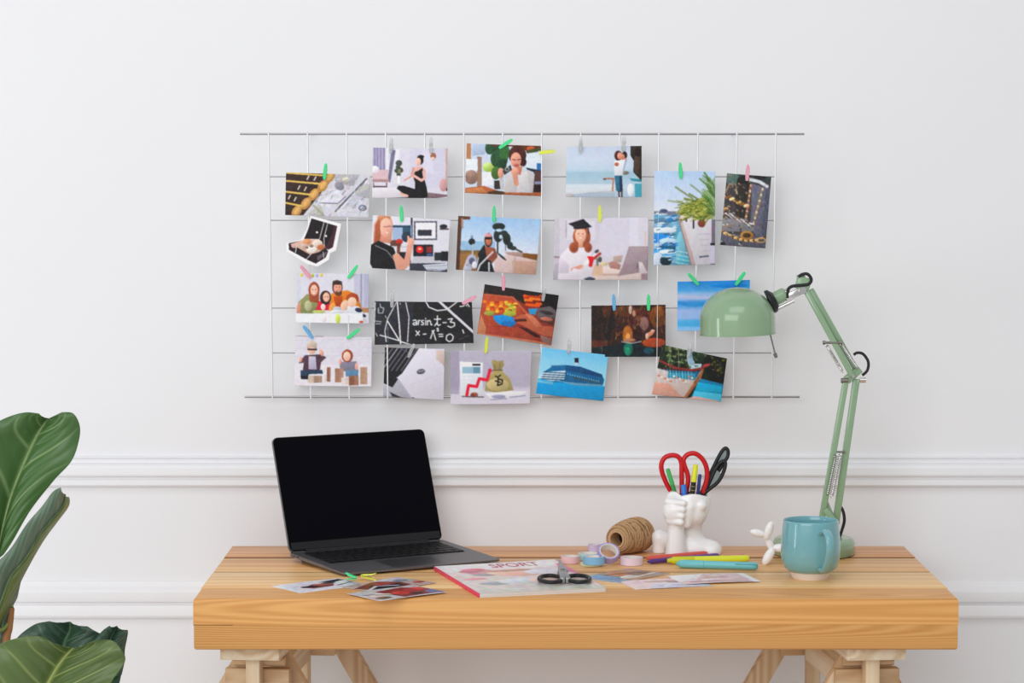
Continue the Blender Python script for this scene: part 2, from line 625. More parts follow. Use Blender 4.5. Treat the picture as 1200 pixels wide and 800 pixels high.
class Pic:
    """A small canvas; every shape is given in the coordinates of the four-cornered window q (TL, TR, BR, BL)."""

    def __init__(self, q, nx, ny, ss=2):
        self.nx, self.ny, self.ss = nx, ny, ss
        W, H = nx * ss, ny * ss
        s = (np.arange(W) + .5) / W
        t = (np.arange(H) + .5) / H
        S, T = np.meshgrid(s, t)
        q = [np.array(p, float) for p in q]
        XY = [(1 - S) * (1 - T) * q[0][k] + S * (1 - T) * q[1][k] + S * T * q[2][k] + (1 - S) * T * q[3][k] for k in (0, 1)]
        self.X, self.Y = XY
        self.S, self.T = S, T
        self.A = np.ones((H, W, 3))
        self.mask = None

    @staticmethod
    def c(h):
        return np.array([int(h[i:i + 2], 16) / 255 for i in (0, 2, 4)])

    def put(self, m, col, a=1.0):
        self.A[m] = self.A[m] * (1 - a) + self.c(col) * a
        return self

    def fill(self, col):
        self.A[:] = self.c(col)

    def vg(self, *stops):                       # vertical gradient through (t, colour)
        ts = [s[0] for s in stops]
        cs = np.array([self.c(s[1]) for s in stops])
        for k in range(3):
            self.A[..., k] = np.interp(self.T, ts, cs[:, k])

    def r(self, x0, y0, x1, y1, col, a=1.0):
        self.put((self.X >= x0) & (self.X <= x1) & (self.Y >= y0) & (self.Y <= y1), col, a)

    def e(self, cx, cy, rx, ry, col, rot=0.0, a=1.0):
        c, s = math.cos(math.radians(rot)), math.sin(math.radians(rot))
        dx, dy = self.X - cx, self.Y - cy
        u, v = dx * c + dy * s, -dx * s + dy * c
        m = (u / rx) ** 2 + (v / ry) ** 2 <= 1
        k = 1.03 - .07 * (dx / rx + 1.3 * dy / ry)
        self.A[m] = np.clip(self.A[m] * (1 - a) + self.c(col) * k[m][:, None] * a, 0, 1)

    def inside(self, pts):
        m = np.zeros(self.X.shape, bool)
        n = len(pts)
        for i in range(n):
            x1, y1 = pts[i]
            x2, y2 = pts[(i + 1) % n]
            if y1 == y2:
                continue
            cond = (self.Y < y1) != (self.Y < y2)
            m ^= cond & (self.X < (x2 - x1) * (self.Y - y1) / (y2 - y1) + x1)
        return m

    def g(self, pts, col, a=1.0):
        m = self.inside(pts)
        if m.any():
            yy, xx = self.Y[m], self.X[m]
            k = 1.05 - .12 * (yy - yy.min()) / (np.ptp(yy) + 1e-6) - .05 * (xx - xx.min()) / (np.ptp(xx) + 1e-6)
            self.A[m] = np.clip(self.A[m] * (1 - a) + self.c(col) * k[:, None] * a, 0, 1)

    def l(self, pts, w, col, a=1.0):
        m = np.zeros(self.X.shape, bool)
        for (x1, y1), (x2, y2) in zip(pts[:-1], pts[1:]):
            dx, dy = x2 - x1, y2 - y1
            L2 = dx * dx + dy * dy + 1e-9
            t = np.clip(((self.X - x1) * dx + (self.Y - y1) * dy) / L2, 0, 1)
            m |= (self.X - x1 - t * dx) ** 2 + (self.Y - y1 - t * dy) ** 2 <= (w / 2) ** 2
        self.put(m, col, a)

    def n(self, amp, cells=10, where=None):     # mottling
        H, W = self.T.shape
        gx, gy = cells * 3 // 2 + 2, cells + 2
        G = NOISE.rand(gy, gx, 3) * .5 + NOISE.rand(gy, gx, 1) * .5 - .5
        fx, fy = self.S * (gx - 1.001), self.T * (gy - 1.001)
        ix, iy = fx.astype(int), fy.astype(int)
        fx, fy = (fx - ix)[..., None], (fy - iy)[..., None]
        v = (G[iy, ix] * (1 - fx) + G[iy, ix + 1] * fx) * (1 - fy) + (G[iy + 1, ix] * (1 - fx) + G[iy + 1, ix + 1] * fx) * fy
        if where is not None:
            v = v * where[..., None]
        self.A = np.clip(self.A + v * amp, 0, 1)

    def blur(self, k=1):
        for _ in range(k):
            P = np.pad(self.A, ((1, 1), (1, 1), (0, 0)), mode='edge')
            self.A = (P[1:-1, 1:-1] * 2 + P[:-2, 1:-1] + P[2:, 1:-1] + P[1:-1, :-2] + P[1:-1, 2:]) / 6

    def finish(self):                           # photographic grain: tone drift, fine texture, soft edges
        self.blur(2)
        m = self.A.mean(-1, keepdims=True)
        self.A = np.clip((m + (self.A - m) * 1.12 - .5) * 1.12 + .5, 0, 1)
        w = np.clip(1.1 - self.A.mean(-1), .10, 1)
        self.n(.06, 12, w)
        self.n(.12, 34, w)
        self.n(.12, 60, w)

    def colours(self):
        self.blur(1)
        ss = self.ss
        a = self.A.reshape(self.ny, ss, self.nx, ss, 3).mean((1, 3))
        return np.where(a <= 0.04045, a / 12.92, ((a + 0.055) / 1.055) ** 2.4)

    def person(self, x, y, h, skin, hair, top, low=None):   # small standing or sitting figure, head at (x, y), h = head height
        self.g([(x - h * .95, y + h * 2.8), (x - h * .8, y + h * .9), (x - h * .2, y + h * .5), (x + h * .2, y + h * .5),
                (x + h * .8, y + h * .9), (x + h * .95, y + h * 2.8)], top)
        self.e(x, y, h * .5, h * .62, hair)
        self.e(x, y + h * .1, h * .36, h * .5, skin)


def sheet(name, P, corner, picture, material, label=None, cat='photo', group=None, bow=0.0, curl=0.0, thick=0.0004, front=None,
          parent=None):
    """A real sheet: printed front at one vertex per canvas pixel, skirt and back. corner = world TL, TR, BR, BL."""
    nx, ny = P.nx, P.ny
    c = P.colours()
    TL, TR, BR, BL = [np.array(v) for v in corner]
    s = np.linspace(0, 1, nx)
    t = np.linspace(0, 1, ny)
    S, T = np.meshgrid(s, t)
    S3, T3 = S[..., None], T[..., None]
    G = (1 - S3) * (1 - T3) * TL + S3 * (1 - T3) * TR + S3 * T3 * BR + (1 - S3) * T3 * BL
    nrm = np.cross(TR - TL, TL - BL)
    nrm = nrm / np.linalg.norm(nrm)
    if front is not None and nrm @ np.array(front) < 0:
        nrm = -nrm
    G = G + nrm * (bow * (4 * S * (1 - S) - 1) + curl * T * T)[..., None]
    # mask for cut-out prints
    keep = np.ones((ny - 1, nx - 1), bool)
    if P.mask is not None:
        mk = P.mask.reshape(ny, P.ss, nx, P.ss).mean((1, 3)) > .5
        keep = mk[:-1, :-1] & mk[1:, 1:] & mk[1:, :-1] & mk[:-1, 1:]
    idx = np.arange(nx * ny).reshape(ny, nx)
    a, b, cc, d = idx[:-1, :-1], idx[:-1, 1:], idx[1:, 1:], idx[1:, :-1]
    quads = np.stack([a, d, cc, b], -1)[keep]
    verts = [G.reshape(-1, 3)]
    faces = quads.tolist()
    off = nx * ny
    if P.mask is None:
        loop = np.concatenate([idx[0, :-1], idx[:-1, -1], idx[-1, :0:-1], idx[:0:-1, 0]])
        lb = verts[0][loop] - nrm * thick
        verts.append(lb)
        m = len(loop)
        for i in range(m):
            j = (i + 1) % m
            faces.append((int(loop[i]), int(loop[j]), off + j, off + i))
        off += m
        cx, cy = np.linspace(0, nx - 1, 9).astype(int), np.linspace(0, ny - 1, 6).astype(int)
    else:
        cx, cy = np.linspace(0, nx - 1, 40).astype(int), np.linspace(0, ny - 1, 40).astype(int)
    gb = G[np.ix_(cy, cx)].reshape(-1, 3) - nrm * thick
    verts.append(gb)
    w = len(cx)
    for j in range(len(cy) - 1):
        for i in range(w - 1):
            if P.mask is not None and not mk[cy[j]:cy[j + 1] + 1, cx[i]:cx[i + 1] + 1].all():
                continue
            q = off + j * w + i
            faces.append((q, q + 1, q + w + 1, q + w))
    V = np.concatenate(verts)
    me = bpy.data.meshes.new(name)
    me.from_pydata(V.tolist(), [], faces)
    col = np.ones((len(V), 4))
    col[:, :3] = 0.86
    col[:nx * ny, :3] = c.reshape(-1, 3)
    if P.mask is not None:                       # drop unused points
        pass
    at_ = me.color_attributes.new('print', 'FLOAT_COLOR', 'POINT')
    at_.data.foreach_set('color', col.ravel())
    if P.mask is not None:
        bm_ = bmesh.new()
        bm_.from_mesh(me)
        bmesh.ops.delete(bm_, geom=[v for v in bm_.verts if not v.link_faces], context='VERTS')
        bm_.to_mesh(me)
        bm_.free()
    o = link(name, me, material, parent)
    sharp(o, 60) if P.mask is None and False else None
    if label:
        tag(o, label, cat, group)
    return o


NX, NY = 132, 88
PH = 'photos clipped on the wire grid'


def wall_photo(px, win, draw, label, off=0.006, bow=0.002, curl=0.0, nx=NX, ny=NY):
    P = Pic(win, nx, ny)
    draw(P)
    P.finish()
    return sheet('photo_print', P, [ongrid(*p, off) for p in px], draw, 'photo_gloss', label, 'photo', PH, bow, curl, front=(0, -1, 0))


def zq(px, x0, y0, k):                          # photo corners in a zoom window's own coordinates
    return [((x - x0) * k, (y - y0) * k) for x, y in px]


# ---- gold bars and banknotes
def d_gold(p):
    p.fill('d3d2da')
    for pts, c in [([(800, 430), (1000, 425), (960, 520), (830, 500)], 'b9b6bd'), ([(690, 650), (850, 540), (900, 640), (760, 740)], 'e6e5ee'),
                   ([(820, 715), (1060, 470), (1100, 520), (1000, 760), (850, 760)], 'e4e4ee'), ([(960, 560), (1090, 480), (1090, 620), (990, 600)], 'c9c8c6'),
                   ([(600, 745), (700, 650), (740, 760)], 'c6c8c4')]:
        p.g(pts, c)
    p.l([(820, 715), (1060, 465)], 12, '5c5d6c'); p.l([(700, 650), (840, 655), (900, 600)], 7, '77778a')
    p.e(1030, 690, 32, 24, '6d6f86'); p.e(1030, 690, 20, 14, 'b4b6c6'); p.e(850, 520, 40, 30, '8d8c98', 30); p.e(900, 470, 26, 18, 'd9d3c4')
    for k in range(9):
        p.l([(880 + k * 18, 700 - k * 4), (960 + k * 16, 590 - k * 6)], 4, 'a8a9bb')
    q = random.Random(2)
    for k in range(120):
        x, y = q.uniform(640, 1095), q.uniform(425, 765)
        p.l([(x, y), (x + q.uniform(10, 40), y - q.uniform(4, 44))], q.uniform(2, 6), q.choice(['8c8c98', 'f2f2f6', 'b6b8a8', '6c6e7a', 'd0d0c4']), .8)
    p.l([(650, 670), (730, 750)], 16, 'a9ab8f')
    p.g([(425, 405), (815, 420), (770, 500), (570, 745), (425, 755)], '3c2c26')
    ends = [(775, 450), (722, 520), (655, 585), (592, 655), (520, 715)]
    for x, y in ends:
        p.e(x, y, 34, 52, 'b98c55', 35); p.e(x + 4, y - 4, 18, 34, 'd3ab70', 35)
    for k, (y, x) in enumerate([(425, 770), (488, 715), (572, 640), (658, 560)]):
        p.l([(430, y - 8 + (0 if k else 0)), (x, y + 16)], 15, 'd6b868')
    for x, y in [(600, 455), (655, 460), (530, 530), (580, 540), (455, 605), (500, 620)]:
        p.l([(x, y + 15), (x + 14, y - 12)], 9, 'ece2d6')
    p.n(.10, 26)


PX = [(335, 202), (434, 205), (432, 255), (334, 252)]
wall_photo(PX, zq(PX, 270, 140, 6.6667), d_gold, 'photo of stacked gold bars lying beside banknotes', .006, .002)


# ---- suitcase cut-out
def d_case(p):
    p.fill('f3f3f6')
    p.mask = p.inside([(335, 25), (700, 120), (640, 430), (565, 470), (560, 540), (420, 625), (290, 590), (55, 440), (55, 345), (225, 300), (290, 180)])
    p.g([(350, 60), (650, 150), (600, 395), (545, 425), (500, 395), (440, 300), (265, 300), (310, 190)], '211b20')
    p.g([(610, 150), (650, 150), (600, 395), (545, 425), (510, 390), (590, 250)], '4a2c38')
    p.g([(85, 350), (240, 315), (420, 330), (510, 400), (545, 440), (515, 515), (400, 585), (300, 540), (90, 425)], '2c2127')
    p.g([(100, 360), (240, 312), (430, 300), (515, 395), (440, 450), (330, 480), (190, 400)], 'd9b8a8')
    for x, y, r, c in [(300, 330, 50, 'd49a74'), (270, 380, 40, 'c7b0a6'), (420, 350, 60, 'dcd0c4'), (350, 420, 60, 'e8e0d6'),
                       (460, 395, 45, 'b5704e'), (150, 380, 35, 'd0a9a6'), (350, 380, 25, '8f7a74'), (300, 400, 16, '7b5a50')]:
        p.e(x, y, r, r * .7, c)
    p.g([(415, 500), (540, 440), (500, 500), (415, 560)], '6c6068')
    p.l([(495, 110), (445, 295)], 9, 'd8d4d6'); p.l([(540, 110), (495, 290), (500, 380)], 9, 'd8d4d6')
    p.l([(180, 360), (165, 455)], 12, 'cfc8c8'); p.l([(345, 475), (290, 535)], 10, 'cfc8c8'); p.l([(485, 450), (495, 520)], 8, 'cfc8c8')
    p.e(415, 222, 13, 13, 'e4e0e0'); p.e(520, 265, 13, 13, 'e4e0e0')
    p.n(.10, 30, p.inside([(85, 350), (240, 300), (520, 395), (400, 585), (90, 425)]) * 1.0)


PX = [(335, 252), (400, 252), (400, 313), (335, 313)]
wall_photo(PX, zq(PX, 330, 250, 10), d_case, 'small cut-out photo of an open dark suitcase full of jewellery', .0075, 0, nx=110, ny=104)


# ---- family at a table
def d_family(p):
    p.fill('dddce6')
    p.r(760, 0, 900, 440, 'c9c9da'); p.r(815, 80, 832, 420, '9fa0b8'); p.r(850, 80, 900, 400, 'b9bace'); p.r(222, 80, 262, 450, 'd5d5e2')
    for x, y, c in [(268, 98, 'd9c964'), (335, 100, 'e9a4b8'), (372, 104, 'b8bb5a'), (412, 104, 'a9b4df'), (455, 100, 'd8c56a')]:
        p.e(x, y, 15, 18, c)
    p.r(830, 405, 900, 450, 'b98a68')
    p.g([(222, 455), (240, 350), (320, 275), (430, 280), (440, 455)], '94996a')
    p.e(385, 240, 52, 78, '8f4f3c'); p.g([(335, 240), (435, 240), (430, 360), (345, 345)], 'a35a40'); p.e(386, 240, 34, 50, 'ecb9a6'); p.e(386, 266, 13, 4, 'f7efea'); p.e(372, 234, 5, 4, '5a3830'); p.e(400, 234, 5, 4, '5a3830')
    p.e(330, 385, 34, 48, 'b4b490'); p.g([(222, 455), (225, 390), (262, 340), (262, 455)], 'd99f88')
    p.g([(530, 420), (545, 270), (690, 240), (790, 280), (830, 420)], 'd98a33'); p.g([(565, 300), (650, 290), (650, 400), (590, 400)], 'b8551f')
    p.e(603, 215, 48, 66, '5a3b34'); p.e(606, 222, 38, 52, 'e0a48f'); p.e(612, 268, 32, 26, '6a4436'); p.g([(555, 190), (560, 155), (600, 145), (645, 160), (648, 190)], '4a3430')
    p.e(614, 250, 12, 4, 'f4e6e0'); p.e(592, 210, 5, 4, '3a2824'); p.e(622, 210, 5, 4, '3a2824')
    p.g([(400, 425), (430, 340), (530, 340), (550, 425)], 'd92a4e'); p.e(492, 310, 52, 66, '3c2524'); p.e(500, 305, 32, 44, 'eab8a2'); p.e(500, 326, 9, 4, 'fbf3ee'); p.e(488, 300, 5, 4, '3a2420'); p.e(513, 300, 5, 4, '3a2420')
    p.e(470, 395, 22, 30, 'f0d6d0'); p.e(555, 400, 30, 46, 'dba05c', 20)
    p.g([(690, 420), (700, 380), (800, 390), (860, 470), (880, 540), (780, 520)], 'dfe1ea'); p.e(742, 320, 58, 54, 'a04a2c'); p.e(740, 350, 42, 46, 'f0c6b0')
    p.e(800, 425, 34, 20, '2c3048', 15); p.e(845, 475, 26, 14, '343a54', 20); p.e(668, 380, 34, 52, 'edc0aa', 25)
    p.e(430, 440, 60, 16, 'b5c279'); p.e(600, 420, 40, 30, 'b9c2cc'); p.e(600, 440, 70, 18, 'd6d9df')
    p.r(215, 455, 840, 620, 'eceef2'); p.e(608, 505, 24, 44, 'c9d46c'); p.e(480, 500, 24, 36, 'eadfe4'); p.e(825, 535, 20, 12, 'c05a50'); p.r(700, 470, 716, 620, 'd9dbe2')
    p.n(.06, 24)


PX = [(347, 320), (432, 321), (432, 379), (346, 378)]
wall_photo(PX, zq(PX, 320, 310, 8), d_family, 'photo of a smiling family of four at a white table', .006, .0015)


# ---- two children
def d_kids(p):
    p.fill('dedce6'); p.r(600, 375, 1400, 620, 'e6e3ea'); p.r(600, 100, 1400, 122, 'cfc9d2'); p.r(632, 96, 705, 110, '8a6a64'); p.r(795, 98, 872, 114, '6a4c4a')
    for y in (150, 230, 300):
        p.l([(610, y), (1340, y - 8)], 4, 'd0cfda')
    p.g([(640, 365), (700, 290), (850, 280), (900, 310), (850, 355), (840, 430), (680, 430), (690, 360)], '5d4552')
    p.g([(735, 300), (800, 300), (810, 420), (735, 420)], 'c9c2d6')
    p.e(765, 215, 46, 56, 'b9a399'); p.e(765, 245, 38, 34, 'e4b9a8'); p.r(725, 228, 812, 244, '3b3234'); p.e(765, 190, 48, 28, 'c8b6aa')
    p.e(855, 265, 18, 34, 'dfa999', -20); p.e(660, 330, 14, 26, 'dfa999'); p.g([(660, 430), (860, 425), (870, 460), (740, 465), (720, 510), (660, 505)], '33475e')
    p.r(665, 480, 730, 512, '24242c')
    p.g([(1020, 350), (1180, 345), (1195, 430), (1030, 440)], '8f8b9c'); p.e(1095, 295, 52, 60, '97503c'); p.e(1092, 300, 34, 44, 'f0c6b4'); p.e(1180, 395, 16, 34, 'dfa999')
    p.e(1030, 350, 12, 30, 'dfa999'); p.g([(1075, 430), (1200, 425), (1195, 490), (1080, 485)], '6d94b4')
    for x0, y0, x1, y1, c in [(730, 480, 800, 545, 'cfbfae'), (785, 480, 860, 545, 'a28a78'), (905, 400, 940, 535, '8f6152'), (980, 410, 1060, 540, 'a98270'),
                              (1040, 495, 1110, 560, 'e6dcd8'), (1110, 480, 1200, 570, '8f6450'), (1215, 400, 1280, 560, 'b4947f'), (860, 470, 900, 540, 'e9e4e6')]:
        p.r(x0, y0, x1, y1, c); p.r(x0 + (x1 - x0) * .55, y0, x1, y1, 'c4ab9a', .35)
    p.n(.07, 26)


PX = [(346, 393), (436, 395), (435, 453), (345, 452)]
wall_photo(PX, zq(PX, 270, 380, 8), d_kids, 'photo of two children sitting among wooden blocks', .0065, .002)


# ---- yoga
def d_yoga(p):
    p.fill('dcdae5'); p.r(130, 180, 260, 390, 'b3adc6')
    for x in (150, 175, 205, 235):
        p.r(x, 180, x + 12, 390, '8f88a8')
    p.r(255, 180, 285, 420, 'e9e8ee'); p.g([(310, 210), (350, 210), (300, 510), (275, 500)], '7e7e98'); p.g([(350, 200), (390, 200), (380, 540), (330, 540)], 'eceaf2')
    p.r(480, 180, 820, 560, 'd6d4e4'); p.r(600, 190, 700, 420, 'dedcea')
    p.r(130, 390, 280, 480, 'd9bfc4'); p.r(130, 480, 290, 505, 'b08f92'); p.r(140, 510, 150, 560, '7a5f62'); p.r(140, 540, 270, 555, '66484e'); p.r(262, 510, 272, 550, '7a5f62')
    p.e(155, 390, 40, 34, 'e9e4ea')
    for x, y, r in [(380, 330, 30), (395, 395, 26), (372, 365, 22), (360, 400, 22), (378, 435, 20)]:
        p.e(x, y, r, r * .95, '454f48')
    p.e(385, 405, 16, 22, '7d7a58'); p.r(365, 445, 390, 520, 'f2f1f4')
    p.g([(130, 665), (250, 620), (640, 600), (835, 625), (835, 640), (640, 670)], '8d7580'); p.g([(130, 560), (360, 560), (500, 640), (200, 660), (130, 660)], 'e4e0e6')
    p.r(815, 185, 832, 560, 'c9aaa2'); p.e(795, 535, 38, 60, 'c9a0a0'); p.r(820, 560, 835, 590, '4a3038')
    p.e(700, 265, 26, 32, 'a06a58'); p.e(698, 290, 20, 18, 'e2c4be')
    p.e(578, 300, 32, 44, '1c1a1f'); p.e(560, 318, 26, 38, 'e8bfb2'); p.e(585, 270, 30, 16, '17151a')
    p.g([(540, 365), (600, 365), (630, 400), (620, 500), (520, 500), (515, 440)], 'e3b5a8'); p.g([(530, 410), (560, 400), (600, 375), (615, 470), (640, 560), (648, 640), (600, 664), (480, 655), (360, 565), (375, 540), (430, 540), (530, 570), (530, 500), (515, 460)], '16161a')
    p.l([(610, 410), (620, 470), (590, 490), (510, 440)], 26, 'e6bbb0'); p.l([(510, 370), (515, 440), (430, 490)], 15, 'dba597'); p.l([(520, 380), (500, 430)], 22, 'dda799')
    p.l([(395, 610), (460, 632)], 20, 'e6b8ac'); p.l([(565, 540), (570, 640)], 6, '33333a')
    p.n(.05, 24)


PX = [(437, 173), (525, 174), (524, 232), (436, 232)]
wall_photo(PX, zq(PX, 420, 150, 8), d_yoga, 'photo of a woman in black doing seated yoga', .006, .0025)


# ---- woman with a camera in a cafe
def d_cafe(p):
    p.fill('cdd8e6'); p.g([(190, 150), (360, 150), (300, 250), (190, 260)], 'bccbe2')
    p.r(125, 140, 178, 290, 'b6855f'); p.r(235, 270, 278, 550, '9c7f70'); p.r(120, 290, 240, 400, 'e8edf4'); p.e(180, 460, 62, 66, '8e7266'); p.e(180, 430, 44, 30, 'a3877a')
    p.e(340, 370, 50, 44, 'a9c45e'); p.e(330, 350, 34, 26, 'c4d98a'); p.r(280, 410, 380, 540, 'e9ecf4')
    for x, y, rx, ry, c in [(420, 200, 70, 60, '2c4a33'), (440, 290, 80, 90, '2e5236'), (350, 190, 40, 60, '33583c'), (490, 230, 50, 70, '3c6a3c'), (410, 420, 44, 60, '4c6a34'), (470, 340, 40, 50, '254630')]:
        p.e(x, y, rx, ry, c)
    p.r(360, 150, 700, 175, '5c3a2c'); p.g([(500, 160), (830, 165), (830, 215), (700, 215)], '6b3a2a'); p.e(735, 195, 40, 22, 'b5623c')
    p.r(690, 235, 840, 380, 'dfe8f4'); p.g([(690, 215), (830, 180), (800, 225), (700, 240)], '4f5a38'); p.r(790, 330, 840, 400, '3d78b0'); p.g([(690, 370), (840, 400), (840, 440), (700, 390)], '26344a')
    p.r(760, 400, 840, 530, '5a4644'); p.r(770, 500, 840, 525, '8d92b4'); p.r(740, 530, 840, 610, '2c2024'); p.r(395, 490, 450, 570, '352c2c')
    p.g([(120, 560), (300, 540), (440, 590), (620, 600), (840, 600), (840, 645), (600, 645), (120, 615)], 'b06a45'); p.g([(130, 570), (280, 555), (330, 600), (130, 605)], 'c98a5c'); p.e(410, 605, 80, 20, '4a3a24')
    p.g([(490, 600), (500, 450), (620, 400), (720, 395), (770, 430), (755, 605)], 'cfccce'); p.g([(620, 420), (700, 400), (730, 600), (600, 600)], 'dcdadc')
    p.e(610, 255, 82, 88, '4c2924'); p.e(660, 320, 34, 40, '3c201e'); p.e(596, 300, 50, 70, 'dca08c'); p.g([(590, 370), (660, 350), (640, 440), (600, 430)], 'c98a76')
    p.e(600, 350, 26, 14, 'b4605c'); p.l([(565, 295), (590, 300)], 8, '5a3a34'); p.l([(610, 300), (640, 292)], 8, '5a3a34')
    p.l([(455, 430), (470, 560)], 40, 'c4c2c6'); p.e(455, 420, 28, 48, 'd69f8c'); p.l([(600, 520), (580, 400)], 46, 'd39a86'); p.e(585, 410, 36, 40, 'dba590')
    p.g([(470, 400), (545, 345), (560, 390), (490, 440)], '4b4a4c'); p.e(515, 385, 20, 20, '9aa0a2'); p.e(515, 385, 11, 11, '26282c')
    p.n(.09, 28)


PX = [(547, 168), (634, 171), (635, 230), (545, 226)]
wall_photo(PX, zq(PX, 530, 150, 8), d_cafe, 'photo of a woman holding a camera at a leafy cafe table', .006, .002)


# ---- couple on a beach
def d_beach(p):
    p.vg((0, 'c9d3e4'), (.25, 'cfd9e9'), (.46, 'c5d6e6'), (.52, 'a9c6d6'), (.72, 'b4cad8'), (.76, 'd9e2ea'), (.86, 'd2d8e0'), (.9, 'b4bfcb'), (1, 'a9bacb'))
    p.g([(185, 540), (600, 500), (900, 480), (900, 520), (400, 560), (185, 590)], 'dde4ea'); p.e(215, 590, 50, 22, 'b4b3b6')
    p.r(640, 440, 900, 620, 'b9cfe2', .6); p.g([(780, 430), (900, 440), (900, 465), (800, 455)], '3f93a0'); p.r(830, 480, 895, 610, '53a3b4'); p.e(790, 540, 30, 60, 'dfeaf2')
    p.g([(790, 130), (898, 128), (898, 455), (880, 440), (840, 400), (815, 370), (820, 270), (790, 220)], '3a322e'); p.e(850, 300, 30, 90, '4f4238'); p.e(855, 190, 30, 40, '2a2624')
    p.e(740, 380, 36, 18, '7c7c70')
    p.e(675, 220, 36, 46, '4a2a26'); p.e(688, 222, 22, 32, 'd99c88'); p.e(735, 215, 24, 34, '3a2622'); p.e(715, 232, 22, 26, 'c98a74'); p.e(738, 265, 16, 24, 'b9755e')
    p.g([(640, 270), (740, 255), (735, 320), (715, 405), (638, 405)], 'eef0f6'); p.e(660, 300, 20, 18, 'b46a54'); p.l([(745, 265), (720, 380)], 14, 'a9b4cc')
    p.g([(640, 405), (710, 405), (715, 545), (680, 560), (655, 540)], '3f7690'); p.g([(685, 410), (710, 405), (718, 545), (690, 560)], '27435a'); p.l([(680, 555), (685, 605)], 14, '5a4640'); p.l([(708, 550), (710, 605)], 14, '4a3834')
    p.l([(545, 435), (580, 432), (635, 435)], 15, 'b07a66'); p.l([(630, 440), (622, 545)], 14, 'b9806a'); p.e(548, 438, 14, 8, '6a4a44')
    p.n(.035, 16)


PX = [(664, 172), (752, 171), (752, 231), (663, 231)]
wall_photo(PX, zq(PX, 640, 155, 8), d_beach, 'photo of a couple embracing on a pale seashore', .006, .0025)


# ---- office woman
def d_office(p):
    p.fill('dfdfe8'); p.r(300, 100, 500, 200, 'e4e4ee'); p.r(490, 105, 508, 330, '3a3a44'); p.r(320, 190, 500, 330, 'a9bcd8'); p.r(320, 195, 492, 212, '2f4254'); p.r(415, 210, 490, 330, '3c5a70')
    p.e(450, 300, 44, 50, '33404c'); p.r(300, 330, 400, 390, '6a4a40'); p.r(310, 385, 520, 400, 'c9c9d2')
    p.r(610, 118, 735, 130, '8d8d96'); p.r(520, 155, 735, 330, '5f5f6c'); p.r(535, 168, 722, 316, 'eeeef4'); p.r(555, 235, 685, 290, '3b3b44'); p.e(795, 205, 36, 20, '2c2c36'); p.r(760, 222, 845, 236, '5a4a50')
    p.r(510, 370, 705, 520, 'c6c6cf'); p.r(515, 372, 698, 480, '20202c'); p.e(575, 418, 34, 34, 'd8322e'); p.e(575, 412, 14, 10, 'f5c0b4'); p.r(635, 390, 690, 445, '8f3c40'); p.r(640, 455, 690, 475, '4a6a9a')
    p.r(490, 520, 840, 545, 'c9c9d4'); p.r(710, 445, 775, 520, '33363a'); p.r(775, 435, 840, 525, '24272a'); p.r(480, 545, 840, 640, '3c3f4a'); p.g([(600, 560), (835, 545), (835, 600), (760, 620), (640, 610)], 'd3d6e2')
    p.l([(620, 575), (830, 565)], 6, '8f94a8'); p.l([(640, 600), (800, 610)], 6, '8f94a8'); p.r(380, 440, 490, 560, '2a2a30')
    p.g([(140, 370), (150, 180), (200, 100), (300, 100), (325, 180), (310, 340), (200, 350)], 'dba58e'); p.g([(150, 370), (160, 190), (205, 110), (210, 330)], 'b5694c'); p.e(240, 120, 60, 30, 'c48a68')
    p.e(262, 215, 56, 90, 'e8b4a2'); p.g([(210, 300), (310, 290), (300, 360), (200, 350)], 'd99a86'); p.e(270, 262, 13, 5, 'f3e0da'); p.l([(238, 208), (310, 202)], 7, '8a6268')
    p.g([(110, 380), (190, 335), (330, 400), (360, 600), (140, 600), (112, 550)], '1c1c20'); p.g([(175, 340), (330, 400), (350, 450), (320, 470)], '141417'); p.l([(160, 380), (270, 430), (340, 520), (355, 600)], 9, '8c8c92')
    p.g([(320, 470), (370, 450), (430, 510), (470, 330), (520, 330), (480, 560), (430, 610), (360, 600)], 'e3a995'); p.e(490, 345, 34, 36, 'e6b09c'); p.l([(468, 300), (475, 350)], 22, 'e8b4a0'); p.e(385, 345, 32, 26, 'b4382e'); p.l([(380, 370), (375, 440)], 30, '7a4436')
    p.n(.05, 26)


PX = [(437, 252), (528, 258), (524, 319), (433, 314)]
wall_photo(PX, zq(PX, 420, 240, 8), d_office, 'photo of a blonde woman in black at an office desk', .006, .002)


